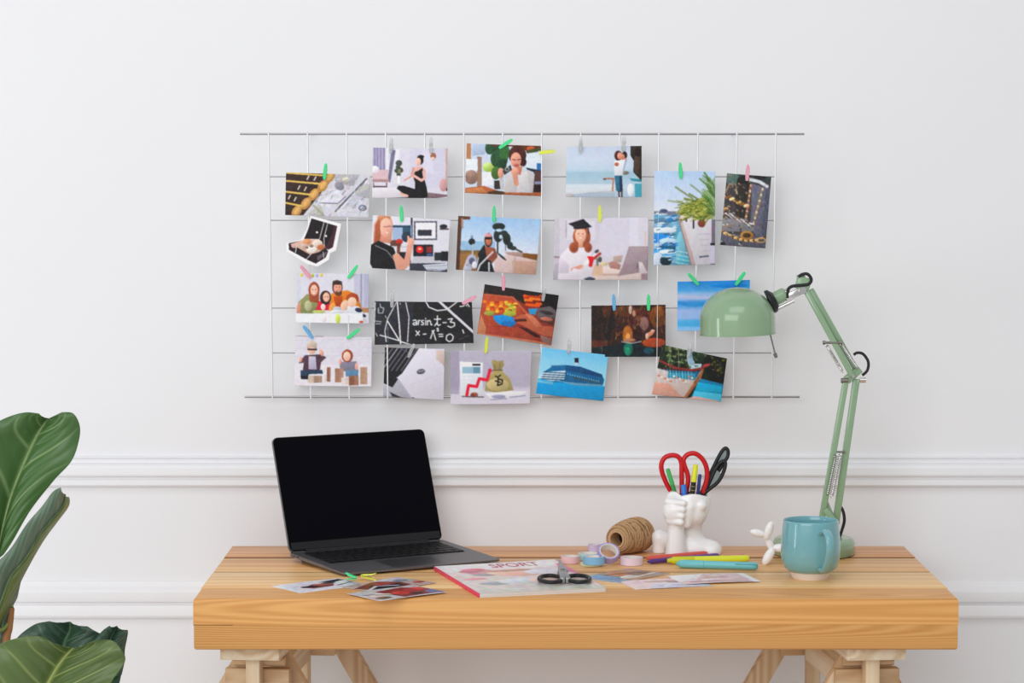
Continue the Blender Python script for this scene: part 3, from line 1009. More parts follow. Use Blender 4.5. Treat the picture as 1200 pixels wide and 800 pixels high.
# ---- motorcycle rider
def d_moto(p):
    p.vg((0, 'a6c6e6'), (.25, 'b9d2ec'), (.6, 'd9e0ee'), (1, 'd9e0ee'))
    p.r(160, 340, 480, 430, '9fc0da'); p.r(110, 425, 480, 465, '7e6a44'); p.g([(115, 460), (330, 450), (300, 640), (110, 620)], '9a7448'); p.g([(480, 500), (640, 450), (880, 480), (880, 665), (470, 640)], 'd9c3c2')
    p.g([(640, 520), (880, 530), (870, 665), (640, 640)], 'c4a292'); p.l([(640, 640), (670, 470)], 12, 'c4aea8'); p.g([(560, 440), (740, 440), (740, 490), (600, 465)], 'b59c94'); p.g([(740, 450), (878, 462), (872, 520), (740, 490)], '80582e')
    p.g([(130, 105), (178, 105), (158, 400), (150, 615), (115, 612)], '5a3e32'); p.r(130, 100, 250, 140, '644638'); p.r(165, 130, 185, 220, 'a9897a')
    for x, y, rx, ry in [(515, 205, 60, 34), (510, 290, 42, 60), (560, 270, 40, 30), (590, 320, 36, 56), (620, 380, 28, 36), (650, 405, 30, 20)]:
        p.e(x, y, rx, ry, '2a3330')
    p.e(520, 240, 30, 14, 'b9d0e6'); p.e(535, 300, 16, 20, 'b9cce0'); p.r(498, 320, 512, 450, '33302e'); p.l([(640, 400), (730, 440)], 14, '3d453c'); p.r(575, 370, 583, 430, '6a625a')
    p.e(540, 480, 60, 10, '3c4448', 40)
    p.e(420, 330, 38, 66, '4a2c26'); p.e(420, 335, 28, 44, 'b9755c'); p.e(418, 290, 32, 22, 'd39a9a'); p.r(392, 302, 450, 324, '201a1e')
    p.g([(320, 460), (380, 370), (400, 400), (410, 540), (330, 500)], '22252b'); p.g([(385, 390), (470, 400), (470, 520), (410, 520)], '9c5c48'); p.l([(470, 420), (490, 480), (440, 540)], 30, '8a5644')
    p.g([(300, 640), (330, 500), (440, 520), (480, 640)], '1d2026'); p.e(265, 345, 30, 30, '22262c'); p.l([(275, 370), (270, 470)], 12, 'b9bcc6'); p.e(265, 300, 12, 16, '7f93a8')
    p.e(265, 530, 52, 66, 'a6a8ba'); p.e(265, 525, 26, 32, '5c5e74'); p.e(290, 560, 24, 34, 'd5d6e0'); p.l([(220, 520), (185, 620)], 18, 'c9cad2'); p.l([(460, 440), (340, 560), (310, 640)], 16, 'd0cfd2'); p.l([(425, 540), (425, 620)], 16, 'c9c9cc')
    p.e(225, 600, 40, 30, 'b4b4c2')
    p.n(.07, 26)


PX = [(537, 253), (634, 257), (628, 322), (534, 316)]
wall_photo(PX, zq(PX, 520, 240, 8), d_moto, 'photo of a motorcycle rider before tall palm trees', .0065, .002)


# ---- graduate
def d_grad(p):
    p.fill('d5d2dc'); p.r(65, 120, 130, 720, 'cbc6d0'); p.r(500, 120, 780, 480, 'dad7e4'); p.r(780, 120, 860, 400, 'e2e0ec'); p.r(860, 120, 970, 400, 'dcd9e4'); p.r(185, 150, 196, 310, 'b4b0bc'); p.r(196, 150, 460, 330, 'dedbe4')
    p.r(925, 250, 935, 380, 'e0bfb2'); p.r(75, 482, 130, 498, '9a8592'); p.g([(70, 560), (130, 540), (130, 710), (65, 710)], 'b9b3c0')
    p.g([(440, 580), (700, 580), (960, 620), (960, 710), (440, 710)], 'e3d3ce'); p.r(440, 640, 700, 660, 'c4aaa4'); p.r(330, 560, 530, 660, 'd6b9a2')
    p.g([(110, 700), (130, 480), (220, 390), (320, 360), (420, 420), (450, 560), (420, 700)], 'ece6ee'); p.g([(115, 640), (140, 500), (220, 560), (210, 640)], 'dcd5e2')
    p.e(335, 300, 82, 100, 'a05c40'); p.e(262, 400, 44, 50, 'a55e42'); p.e(395, 400, 36, 46, '9c583e'); p.e(325, 285, 52, 72, 'e9b8a2'); p.e(326, 312, 13, 5, 'f5e8e4'); p.e(305, 272, 6, 4, '6a4038'); p.e(345, 272, 6, 4, '6a4038'); p.g([(302, 345), (350, 345), (346, 392), (324, 405), (306, 392)], 'e0aa94'); p.e(262, 395, 30, 40, '9a563c'); p.e(393, 395, 26, 40, '94523a')
    p.g([(210, 180), (350, 135), (430, 208), (300, 232)], '241f28'); p.g([(255, 190), (385, 190), (385, 225), (260, 228)], '2c2630'); p.l([(395, 210), (400, 270)], 10, '3a3240')
    p.l([(250, 605), (330, 575)], 34, 'dba08e'); p.r(255, 598, 300, 612, '5a3c44'); p.g([(220, 640), (260, 590), (340, 610), (300, 680), (180, 690)], 'e6dfe8')
    p.l([(370, 545), (500, 450)], 36, 'f1edf0'); p.l([(450, 500), (505, 455)], 26, 'b04a48'); p.e(475, 435, 22, 14, '4a4450', -30); p.g([(385, 480), (440, 480), (445, 520), (430, 580), (400, 575), (405, 520)], 'd3202f')
    p.e(505, 510, 18, 26, '4c5a4a'); p.r(470, 500, 490, 570, '7a7a74'); p.e(545, 550, 34, 18, 'cfc49c'); p.g([(580, 540), (640, 520), (700, 560), (690, 605), (600, 590)], 'b98e84'); p.g([(630, 480), (720, 470), (700, 540), (630, 530)], 'c4aca4')
    p.g([(775, 390), (965, 390), (955, 620), (860, 635), (670, 665), (720, 560)], 'a9979e'); p.g([(790, 400), (960, 400), (950, 520), (740, 560)], 'b3a2aa'); p.g([(865, 530), (900, 540), (950, 640), (870, 630)], 'd9cfd4'); p.e(855, 570, 10, 26, '7a6a74'); p.r(890, 640, 950, 700, '9c8790')
    p.g([(350, 690), (410, 670), (460, 685), (455, 705), (380, 705)], '4a4e62')
    p.n(.04, 22)


PX = [(650, 256), (760, 255), (759, 328), (648, 328)]
wall_photo(PX, zq(PX, 640, 240, 8), d_grad, 'photo of a graduate in a black cap holding a diploma', .006, .003)


# ---- marina promenade
def d_marina(p):
    p.vg((0, 'bcd2ee'), (.3, 'd0dcf0'), (.42, 'dfe4f0'), (.45, 'c9d0de'), (1, 'b9d2e0'))
    p.g([(95, 400), (260, 405), (350, 750), (90, 755)], '6faac4'); p.r(95, 385, 270, 412, '7a8294'); p.e(160, 382, 26, 12, '4c5870')
    for x, y, w, h, c in [(150, 450, 60, 22, '5c7f9c'), (215, 440, 40, 16, '3d7fb4'), (150, 480, 60, 18, '86a9c4'), (160, 512, 85, 22, 'dde6f2'), (170, 540, 70, 12, '4c7896'), (140, 570, 80, 34, '2f8ad6'), (190, 585, 60, 22, 'bcd4e8'),
                          (120, 625, 60, 30, '9fb4cc'), (195, 625, 50, 34, '2c5f7c'), (170, 665, 80, 30, '4ba0dc'), (190, 655, 60, 14, 'e0ecf6'), (120, 715, 40, 50, 'c4cede'), (175, 715, 40, 34, '17303a')]:
        p.e(x, y, w, h, c)
    p.l([(95, 645), (190, 600)], 10, '3c8fd0'); p.e(270, 640, 30, 120, '7fb6c6'); p.e(290, 710, 46, 30, '5aa5b8')
    for k in range(14):
        p.l([(200 + (k * 37) % 120, 640 + k * 8), (240 + (k * 37) % 120, 645 + k * 8)], 4, 'c4e0ea')
    p.g([(262, 415), (505, 440), (510, 760), (345, 760)], 'dcd7de'); p.g([(250, 420), (275, 420), (375, 750), (345, 755)], 'cdb7b4'); p.l([(255, 420), (345, 750)], 6, '8f7a80')
    for k in range(5):
        p.l([(390 + k * 10, 540 + k * 36), (460, 535 + k * 38)], 5, 'b9b6c6')
    p.r(352, 440, 364, 500, '2a2c34'); p.r(305, 425, 316, 455, '3a3c46'); p.e(412, 465, 26, 28, '7c4a38')
    for a, b, c in [((450, 420), (240, 225), '8d9a78'), ((470, 400), (300, 300), '7c8a48'), ((480, 400), (270, 390), '8a9444'), ((480, 430), (280, 350), '9aa048'), ((490, 420), (330, 270), '7e9060'),
                    ((490, 380), (340, 210), '94a890'), ((490, 300), (400, 170), '7a9470'), ((490, 260), (430, 130), '6d8a64'), ((480, 410), (190, 315), 'a9b4a4')]:
        p.l([a, ((a[0] + b[0]) / 2, (a[1] + b[1]) / 2 - 26), b], 13, c)
    for x, y, rx, ry, c in [(400, 340, 90, 40, '8f9440'), (350, 370, 80, 40, 'a0a24c'), (430, 400, 60, 44, '7c8438'), (300, 385, 40, 26, '7d8440'), (470, 330, 40, 90, '5e7e38'), (485, 250, 26, 100, '5a7c48'), (390, 400, 30, 30, 'b4ac58')]:
        p.e(x, y, rx, ry, c, -20, .85)
    for k in range(16):
        p.l([(470 - (k * 29) % 150, 300 + (k * 17) % 130), (420 - (k * 29) % 150, 320 + (k * 17) % 130)], 6, ['6a7a30', 'c0bc70', '4f6428'][k % 3])
    q = random.Random(7)
    for k in range(150):
        x, y = q.uniform(270, 500), q.uniform(300, 440)
        a = q.uniform(-.5, 1.2)
        L_ = q.uniform(18, 46)
        p.l([(x, y), (x - L_ * math.cos(a), y + L_ * math.sin(a))], q.uniform(3, 6), q.choice(['5f6e2c', '8f963e', 'b4b060', '46582a', 'c9c27e', '7b8a48']))
    for k in range(60):
        x, y = q.uniform(410, 500), q.uniform(140, 330)
        p.l([(500, y + 70), (x, y)], q.uniform(3, 5), q.choice(['5a7a40', '7c9a64', '9fb48c', '42602f']))
    for k in range(70):
        x, y = q.uniform(95, 240), q.uniform(400, 740)
        p.e(x, y, q.uniform(8, 24), q.uniform(2, 6), q.choice(['e6eef6', '3b86c0', '1f4a66', '9cc0d6', '2c76b4', 'c4d6e4']), -8)
    p.r(478, 440, 505, 600, '7c7284'); p.r(470, 598, 503, 612, '22242c'); p.r(470, 620, 503, 740, 'cfc8dc'); p.l([(400, 690), (455, 684)], 10, '555a6a'); p.r(470, 735, 503, 745, '6a6670')
    p.n(.07, 36)


PX = [(767, 200), (838, 201), (838, 310), (766, 311)]
wall_photo(PX, zq(PX, 750, 180, 5.717), d_marina, 'tall photo of a palm-lined marina promenade with blue boats', .006, .002, nx=98, ny=150)


# ---- necklaces
def d_neck(p):
    p.fill('4a4648'); p.r(540, 120, 900, 200, '3c4644'); p.e(620, 170, 50, 44, '5c7068'); p.e(690, 190, 40, 40, '222624'); p.e(800, 160, 40, 20, '26282a'); p.l([(740, 175), (800, 190), (850, 220)], 22, 'd9dae0')
    p.g([(750, 200), (880, 240), (840, 630), (740, 500)], '6f7080'); p.g([(840, 240), (890, 240), (850, 640), (810, 520)], '5c5e70'); p.g([(640, 200), (740, 200), (720, 430), (640, 430)], '3a3634')
    p.l([(575, 260), (600, 205), (640, 205), (650, 260)], 10, '9a8a74')
    for k in range(34):
        x, y = 565 + (k * 23) % 180, 285 + (k * 11) % 90
        p.e(x, y, 13, 9, ['c9a76c', '8a5c34', 'e8d3a0', '6a4426'][k % 4])
    for k in range(14):
        p.e(742 - k * 2.5, 215 + k * 17, 8, 9, ['d9a98c', '8f6a50'][k % 2]); p.e(820 - k * 5, 240 + k * 19, 8, 10, ['d6bf9c', '94806a'][k % 2])
    p.g([(545, 430), (720, 440), (760, 520), (545, 520)], '8e8a90')
    for k in range(30):
        p.e(560 + (k * 29) % 190, 400 + (k * 13) % 90, 16, 6, ['c4c0c6', '5a545a', 'e0dde2', '8a6a54'][k % 4], 20)
    p.g([(540, 530), (840, 560), (840, 640), (540, 620)], '62616e')
    for k in range(26):
        t = k / 25
        p.e(550 + 290 * t, 525 + 60 * math.sin(t * 2.4) - 5, 15, 10, ['b9915c', '5c4430', 'd9bb84'][k % 3])
    q = random.Random(3)
    for k in range(190):
        x, y = q.uniform(550, 880), q.uniform(140, 620)
        p.e(x, y, q.uniform(4, 12), q.uniform(3, 7), q.choice(['2a2628', 'c8b48c', '8a6a44', 'd8d4d8', '5c5864', '3c3430', '9a8a7a']), q.uniform(0, 90), .75 if x < 740 else .25)
    p.e(715, 545, 44, 30, 'a67c48'); p.e(715, 545, 26, 16, '4a3828'); p.e(810, 578, 34, 18, 'c4a06c'); p.e(812, 578, 22, 10, '5a5460'); p.e(555, 605, 22, 16, '2c2a30')
    p.n(.12, 34)


PX = [(852, 203), (904, 207), (897, 291), (844, 287)]
wall_photo(PX, zq(PX, 750, 180, 5.717), d_neck, 'small tall photo of gold chains and necklaces', .006, .0015, nx=80, ny=120)


# ---- chalkboard
def d_chalk(p):
    p.fill('26272a'); p.g([(150, 185), (520, 185), (500, 590), (150, 590)], '34353c'); p.n(.06, 14)
    W = 'e6e6ea'
    p.l([(160, 200), (152, 380)], 9, W); p.l([(355, 200), (275, 350), (250, 460), (262, 560)], 9, W); p.l([(365, 185), (385, 400), (398, 590)], 13, W); p.l([(445, 195), (475, 330), (462, 560)], 9, W)
    p.l([(275, 370), (380, 540)], 13, W); p.l([(205, 500), (280, 520), (398, 555)], 11, W); p.l([(275, 400), (282, 560)], 4, 'a4a4ac'); p.l([(398, 560), (500, 590)], 12, W)
    p.l([(630, 185), (660, 240), (740, 272), (830, 262), (900, 210), (930, 185)], 11, W); p.l([(755, 185), (860, 280), (1085, 480)], 24, 'd9d9de')
    for pts in [[(190, 250), (190, 295), (230, 295), (240, 250), (205, 240)], [(255, 320), (262, 340)], [(160, 370), (215, 375)], [(165, 395), (210, 395)], [(165, 480), (180, 510)], [(205, 210), (210, 235)], [(390, 200), (395, 215)]]:
        p.l(pts, 9, 'b9b9c0')
    S = 11                                       # arsin t - 3 / x - A2 = 0
    for pts in [[(514, 364), (534, 358), (546, 370), (546, 404)], [(546, 382), (522, 384), (512, 396), (524, 406), (546, 396)], [(562, 402), (562, 362)], [(562, 372), (578, 360)], [(612, 362), (592, 366), (594, 380), (612, 386), (608, 402), (590, 402)],
                [(630, 362), (630, 404)], [(630, 344), (631, 347)], [(648, 404), (648, 364)], [(648, 374), (668, 362), (676, 376), (680, 404), (690, 402)],
                [(740, 320), (738, 400), (752, 410), (768, 400)], [(712, 352), (770, 350)], [(715, 412), (735, 385)],
                [(792, 384), (822, 382)], [(840, 352), (880, 346), (860, 378), (900, 385), (900, 412), (868, 428), (838, 416)],
                [(540, 460), (572, 500)], [(572, 462), (540, 502)], [(608, 490), (634, 488)], [(676, 530), (700, 460), (725, 545)], [(690, 460), (712, 455)], [(735, 440), (745, 435), (748, 448), (738, 460), (750, 460)],
                [(752, 492), (788, 490)], [(756, 512), (790, 510)], [(850, 490), (826, 505), (822, 540), (850, 560), (880, 545), (888, 512), (866, 490), (850, 490)],
                [(950, 235), (985, 230), (1000, 210)], [(1010, 230), (1020, 205), (1035, 235)], [(975, 450), (985, 480)]]:
        p.l(pts, S, W)
    p.l([(940, 540), (1040, 500)], 5, '5a5a60')


PX = [(439, 353), (553, 354), (555, 402), (439, 404)]
wall_photo(PX, zq(PX, 420, 330, 8), d_chalk, 'photo of a black chalkboard with white formulas and triangles', .0062, .0015, nx=170, ny=76)


# ---- bread and flowers with a hand
def d_flower(p):
    p.fill('8a3a2c'); p.g([(225, 140), (930, 240), (915, 400), (600, 330), (480, 265), (215, 240)], '2a2422'); p.g([(780, 230), (920, 250), (900, 380), (800, 330)], '151414')
    p.g([(215, 235), (500, 265), (600, 400), (540, 520), (240, 540), (190, 420)], 'b4553c'); p.l([(220, 240), (490, 268), (620, 420)], 16, 'b9694c'); p.g([(155, 600), (190, 420), (245, 560), (250, 615)], 'c98a68')
    p.g([(240, 540), (540, 545), (760, 640), (700, 690), (230, 610)], 'a04a38'); p.g([(170, 600), (700, 670), (850, 710), (850, 720), (160, 612)], 'c48064')
    for k in range(40):
        p.e(225 + (k * 41) % 290, 310 + (k * 17) % 100, 20, 14, ['e08a2c', 'c9571e', 'ecb43c', 'd9702a', '9a3c1a'][k % 5])
    for k in range(14):
        p.e(430 + (k * 23) % 90, 330 + (k * 19) % 90, 18, 12, ['b4b03c', '8a9a3a', 'dcbf50'][k % 3])
    p.e(270, 415, 50, 22, '9aa04c'); p.e(460, 420, 60, 24, 'a3a848')
    p.g([(305, 435), (400, 430), (500, 455), (525, 500), (480, 545), (360, 520), (315, 480)], '2c93d6'); p.g([(400, 490), (520, 495), (480, 545), (370, 522)], '1c78b8')
    for k in range(30):
        p.e(600 + (k * 31) % 150, 255 + (k * 23) % 95, 18, 14, ['d9601c', 'b4431a', 'ea7f2c', '7e2c14'][k % 4])
    p.g([(630, 375), (720, 370), (700, 430), (645, 425)], '3f9ccc'); p.g([(720, 370), (830, 350), (900, 400), (890, 470), (720, 470)], '6a6064'); p.e(800, 410, 70, 16, '3a3436', 12)
    p.g([(720, 460), (880, 460), (870, 530), (760, 500)], '5a3630'); p.e(800, 470, 60, 18, 'b0705c', 8)
    p.g([(490, 470), (560, 430), (640, 415), (700, 460), (760, 530), (870, 545), (862, 640), (760, 620), (640, 560), (520, 500)], 'b9684e'); p.g([(500, 470), (610, 465), (620, 490), (510, 495)], '5c2a22'); p.g([(600, 420), (680, 440), (760, 540), (700, 540)], 'cc8064')
    p.g([(540, 540), (620, 555), (760, 640), (700, 640)], '3c1e1a'); p.g([(740, 620), (850, 650), (850, 710), (760, 680)], '8a7068')
    p.n(.09, 26)


PX = [(568, 333), (655, 346), (646, 405), (559, 391)]
wall_photo(PX, zq(PX, 540, 315, 8), d_flower, 'tilted photo of a hand reaching for orange flowers in a blue bowl', .0068, .002)


# ---- calculator, arrow and money bag
def d_money(p):
    p.fill('c3bfce'); p.r(0, 100, 90, 400, 'aaa3b6'); p.r(90, 100, 130, 400, 'b7b1c2'); p.vg((0, 'c0bccb'), (.65, 'b9b4c6'), (.74, 'd6d3df'), (1, 'dad6e2')); p.r(40, 100, 100, 390, 'a49db2', .7)
    p.g([(105, 185), (250, 190), (250, 390), (105, 400)], 'eef1f6'); p.r(120, 218, 235, 258, '6f9ab0'); p.r(120, 218, 190, 258, '9fc0d0'); p.r(185, 198, 235, 210, '24242c')
    for i in range(4):
        for j in range(5):
            p.r(124 + i * 28, 272 + j * 22, 142 + i * 28, 284 + j * 22, 'dfe4ec')
    p.g([(262, 370), (275, 300), (320, 240), (370, 240), (420, 290), (445, 365), (350, 380)], 'b3a473'); p.g([(305, 180), (325, 172), (345, 182), (380, 176), (385, 205), (365, 240), (320, 240)], 'a8986a'); p.e(345, 330, 70, 40, 'bfb184'); p.l([(315, 238), (372, 238)], 8, '6f6040')
    p.l([(325, 200), (330, 230)], 6, '857650'); p.l([(360, 195), (358, 230)], 6, '857650')
    K = '22241f'
    p.l([(330, 275), (345, 282), (362, 270)], 8, K); p.l([(348, 290), (345, 335)], 9, K); p.l([(352, 295), (375, 300), (372, 325), (345, 335)], 9, K); p.l([(330, 305), (360, 315)], 8, K)
    p.l([(148, 400), (160, 335), (212, 342), (228, 292), (278, 300), (295, 240)], 19, 'd92545'); p.g([(280, 238), (300, 224), (312, 250)], 'd92545')
    p.e(195, 395, 24, 17, 'a05e50'); p.e(185, 398, 12, 12, '6a4038'); p.l([(120, 405), (255, 408)], 7, '5f5a58'); p.g([(265, 385), (400, 372), (530, 372), (480, 410), (300, 420)], 'f0eff4'); p.e(350, 405, 44, 12, '9fa0b8'); p.l([(420, 410), (520, 400)], 6, '8f93ae'); p.l([(300, 425), (400, 418)], 5, '8f8fa8')
    p.n(.03, 20)


PX = [(528, 411), (623, 411), (621, 473), (528, 474)]
wall_photo(PX, zq(PX, 520, 390, 5.4545), d_money, 'photo of a calculator, red rising arrow and money bag', .0058, .002)


# ---- papers on a keyboard
def d_paper(p):
    p.fill('dcdae6'); p.g([(160, 95), (495, 95), (240, 470), (155, 430)], '26262b')
    for k in range(9):
        p.l([(150 + k * 45 - 100, 330 - 15), (150 + k * 45 + 110, 20)], 7, '8e8e98' if k != 2 else 'd6d6de')
    for k in range(7):
        p.l([(240 + k * 38, 60 + 20 * k), (270 + k * 38, 90 + 18 * k)], 5, '6c6c76')
    p.g([(490, 100), (640, 120), (740, 300), (730, 600), (430, 600), (280, 380), (340, 330)], 'e6e4f0'); p.g([(650, 130), (740, 130), (740, 310), (700, 250), (645, 205)], 'd8c6c0')
    p.g([(155, 440), (240, 470), (290, 400), (430, 590), (150, 560)], 'b9bac4'); p.g([(215, 510), (340, 570), (240, 560)], '3a3a40'); p.e(432, 572, 14, 10, '2a2a30'); p.e(505, 322, 40, 24, '5c5c68', -12); p.l([(480, 322), (535, 312)], 7, 'b4b4c2')
    p.l([(280, 375), (430, 580)], 7, 'a9a8b8'); p.l([(420, 440), (720, 340)], 4, 'cfcddc'); p.l([(460, 530), (720, 460)], 5, 'cac8d8')
    p.n(.03, 18)


PX = [(451, 407), (521, 409), (520, 469), (449, 464)]
wall_photo(PX, zq(PX, 430, 395, 8), d_paper, 'photo of white papers lying across a dark keyboard', .0055, .002, nx=106, ny=90)


# ---- cruise ship
def d_ship(p):
    p.vg((0, '7cc6ee'), (.35, '9ad4f2'), (.66, 'a9dcf2'), (.70, '1aa7dc'), (1, '0d98d0'))
    p.g([(585, 300), (1030, 345), (1020, 445), (580, 400)], '109fd6'); p.g([(600, 300), (700, 312), (700, 330), (600, 318)], '7cc4e2')
    p.g([(605, 285), (640, 250), (700, 210), (780, 205), (870, 215), (1010, 270), (1025, 300), (1015, 335), (840, 325), (700, 312)], '1d6f9e'); p.g([(605, 285), (640, 250), (780, 240), (770, 300), (690, 308)], 'd6e6f0')
    for k in range(4):
        p.l([(640 - k * 5, 250 + k * 14), (790, 258 + k * 14)], 6, '2c5878')
    p.g([(780, 205), (870, 215), (1010, 265), (1015, 285), (780, 240)], '0d5580'); p.g([(700, 300), (840, 318), (1015, 330), (1010, 342), (840, 335)], '74a9c6'); p.l([(830, 285), (1000, 318)], 18, '3b5c74')
    for k in range(14):
        p.r(790 + k * 15, 258 + k * 3.6, 797 + k * 15, 266 + k * 3.6, '7ec0dc')
    p.g([(835, 160), (862, 162), (860, 200), (838, 195)], '20222c'); p.r(838, 190, 858, 206, 'c9d6e0'); p.l([(690, 212), (780, 208)], 7, '3d7f9e')
    p.n(.04, 22)


PX = [(635, 407), (713, 416), (707, 470), (628, 461)]
wall_photo(PX, zq(PX, 520, 390, 5.4545), d_ship, 'bright blue photo of a cruise ship at sea', .0060, .0015, nx=118, ny=82)


# ---- cave lake
def d_cave(p):
    p.fill('3c2620'); p.n(.10, 10)
    for x, y, rx, ry, c in [(160, 300, 60, 170, '241a1a'), (270, 330, 60, 140, '1e1a1c'), (250, 200, 40, 60, '5c3a24'), (420, 200, 110, 50, '6a4028'), (600, 230, 130, 60, '5c2e26'), (720, 250, 70, 100, '7c4c22'), (740, 200, 50, 50, '8a5a2a'),
                            (560, 320, 70, 80, '6a4a44'), (600, 310, 40, 60, '8c6c68'), (440, 300, 120, 26, '4a2824', ), (445, 420, 48, 90, 'a5672e'), (445, 440, 26, 50, 'd9a05c'), (540, 400, 40, 70, '2c1c1c'), (330, 420, 50, 60, '38201a'), (470, 185, 16, 40, 'dcd4d0'), (505, 220, 16, 30, 'c9a488')]:
        p.e(x, y, rx, ry, c, 0, .8)
    q = random.Random(9)
    for k in range(170):
        x, y = q.uniform(110, 800), q.uniform(140, 480)
        warm = x > 340
        p.l([(x, y), (x + q.uniform(-14, 14), y + q.uniform(12, 50))], q.uniform(4, 12), q.choice(['7a4c26', '4a2a20', '98602e', '2a1c1a', '5f3428', 'b07a40'] if warm else ['2a2020', '3c2a22', '5a3c24', '1c1618']), .7)
    p.e(445, 425, 44, 84, 'a8682f', 0, .7); p.e(448, 445, 22, 42, 'dca866', 0, .8); p.e(472, 180, 12, 34, 'b8a498', 0, .8); p.e(600, 320, 40, 56, '8a6864', 0, .6)
    p.e(460, 465, 60, 16, 'a87a60'); p.r(100, 470, 260, 540, '5a2e22'); p.e(690, 490, 110, 44, '9a4a2c'); p.e(650, 410, 44, 20, 'c98a70', -30); p.e(625, 430, 16, 30, 'd9b4a4'); p.e(680, 380, 20, 12, 'd6b09c')
    p.g([(90, 540), (260, 520), (400, 490), (560, 500), (580, 530), (810, 540), (810, 640), (90, 640)], '18282e'); p.e(450, 550, 44, 60, '14685a'); p.e(445, 570, 24, 40, '2a8a6c'); p.e(640, 565, 50, 30, '1c4a56'); p.l([(390, 480), (480, 496), (570, 478)], 9, 'a9b8b8'); p.l([(205, 510), (205, 580)], 6, '6a5a4c')
    p.n(.12, 30)


PX = [(693, 358), (780, 357), (780, 418), (693, 418)]
wall_photo(PX, zq(PX, 680, 340, 8), d_cave, 'dark brown photo of a cave with a green lake', .0056, .002)


# ---- sea and sky
def d_sea(p):
    p.vg((0, '3a8fd4'), (.18, '5aa6e0'), (.26, '9fc0e4'), (.36, 'a6bfe6'), (.42, '4a9ad8'), (.52, '6cabe0'), (.58, 'a3bde8'), (.74, '9fbcea'), (.80, '5ab0e0'), (.9, '7cbce8'), (1, '9cc4ec'))
    p.l([(60, 200), (150, 212), (250, 196), (440, 205)], 18, '3f94d2'); p.l([(60, 165), (200, 172), (440, 160)], 14, 'bcc4e4'); p.l([(60, 310), (440, 316)], 20, '56aede'); p.e(330, 110, 100, 12, '2f86cc')
    p.n(.05, 12)


PX = [(794, 330), (879, 328), (878, 386), (794, 388)]
wall_photo(PX, zq(PX, 780, 310, 4.4444), d_sea, 'blue photo of sea and clouds half behind the lamp shade', .006, .002)


# ---- hammock
def d_hammock(p):
    p.fill('1e2a22'); p.g([(320, 120), (560, 140), (540, 330), (240, 330), (240, 230)], '24301f')
    for k in range(44):
        p.e(330 + (k * 37) % 190, 140 + (k * 29) % 170, 16, 11, ['4a6038', '2c3c26', '7c8c68', '18201a'][k % 4])
    p.g([(520, 150), (570, 160), (600, 330), (540, 330), (520, 250)], 'a9c4da'); p.g([(540, 290), (660, 290), (650, 340), (550, 340)], 'c4dcea'); p.e(620, 220, 60, 50, '2a3e30'); p.e(590, 200, 26, 26, '1c2c24')
    p.g([(680, 180), (905, 230), (870, 480), (720, 440), (680, 330)], '161c18')
    for k in range(24):
        p.e(760 + (k * 23) % 120, 240 + (k * 31) % 150, 16, 12, ['4a4c1e', '2c3018', '6c6a24'][k % 3], 0, .8)
    p.g([(240, 340), (660, 360), (650, 440), (500, 450), (240, 420)], '2a6c8c'); p.g([(330, 370), (600, 380), (600, 430), (330, 440)], '3a9ab8'); p.g([(640, 425), (860, 480), (840, 650), (560, 600)], '1c86b0'); p.g([(620, 460), (850, 500), (845, 560), (600, 540)], '23b4dc'); p.g([(590, 540), (845, 570), (840, 640), (570, 600)], '5cc8e6')
    p.g([(190, 585), (240, 330), (350, 360), (340, 420), (600, 440), (520, 600)], 'd6c6c2'); p.g([(190, 590), (215, 460), (350, 470), (480, 600)], 'd9a898'); p.g([(520, 610), (600, 590), (840, 640), (840, 660), (520, 625)], 'd9b4b0')
    for k in range(12):
        x = 250 + k * 28
        p.l([(x, 330), (x + 10, 470)], 4, ['e0eef2', '9cc8d6'][k % 2]); p.e(x + 10, 400 + (k * 13) % 60, 12, 10, ['c4846c', 'e6d6cc'][k % 2])
    p.l([(245, 250), (400, 325), (560, 350), (650, 335), (730, 295)], 22, '8a3a38'); p.l([(245, 245), (390, 320)], 8, 'd9b4a8'); p.l([(250, 325), (380, 345), (600, 358)], 10, '4a2428'); p.l([(665, 340), (640, 420), (500, 610)], 26, 'a06a48'); p.l([(650, 360), (520, 560)], 8, 'c99a78')
    q = random.Random(5)
    for k in range(130):
        x, y = q.uniform(250, 880), q.uniform(140, 400)
        if y < 330 or x > 690:
            p.e(x, y, q.uniform(5, 16), q.uniform(4, 10), q.choice(['1a241c', '4c5c38', '2c3c2a', '6c7848', '10160f', '8c9870']), 30, .7)
    p.l([(245, 250), (400, 325), (560, 350), (650, 335), (730, 295)], 18, '8a3a38'); p.g([(525, 150), (560, 160), (590, 300), (545, 310)], 'a9c4da', .8)
    p.e(700, 305, 34, 14, 'a84a48', -10); p.l([(440, 160), (445, 320)], 4, 'b9c4b0'); p.l([(370, 170), (350, 300)], 4, 'a9b4a0')
    p.n(.08, 28)


PX = [(776, 404), (852, 420), (845, 471), (764, 462)]
wall_photo(PX, zq(PX, 740, 390, 8), d_hammock, 'tilted photo of a hammock above a turquoise beach', .0072, .0015)
# ------------------------------------------------------------------ mini clothespins
CLIPMESH = {}


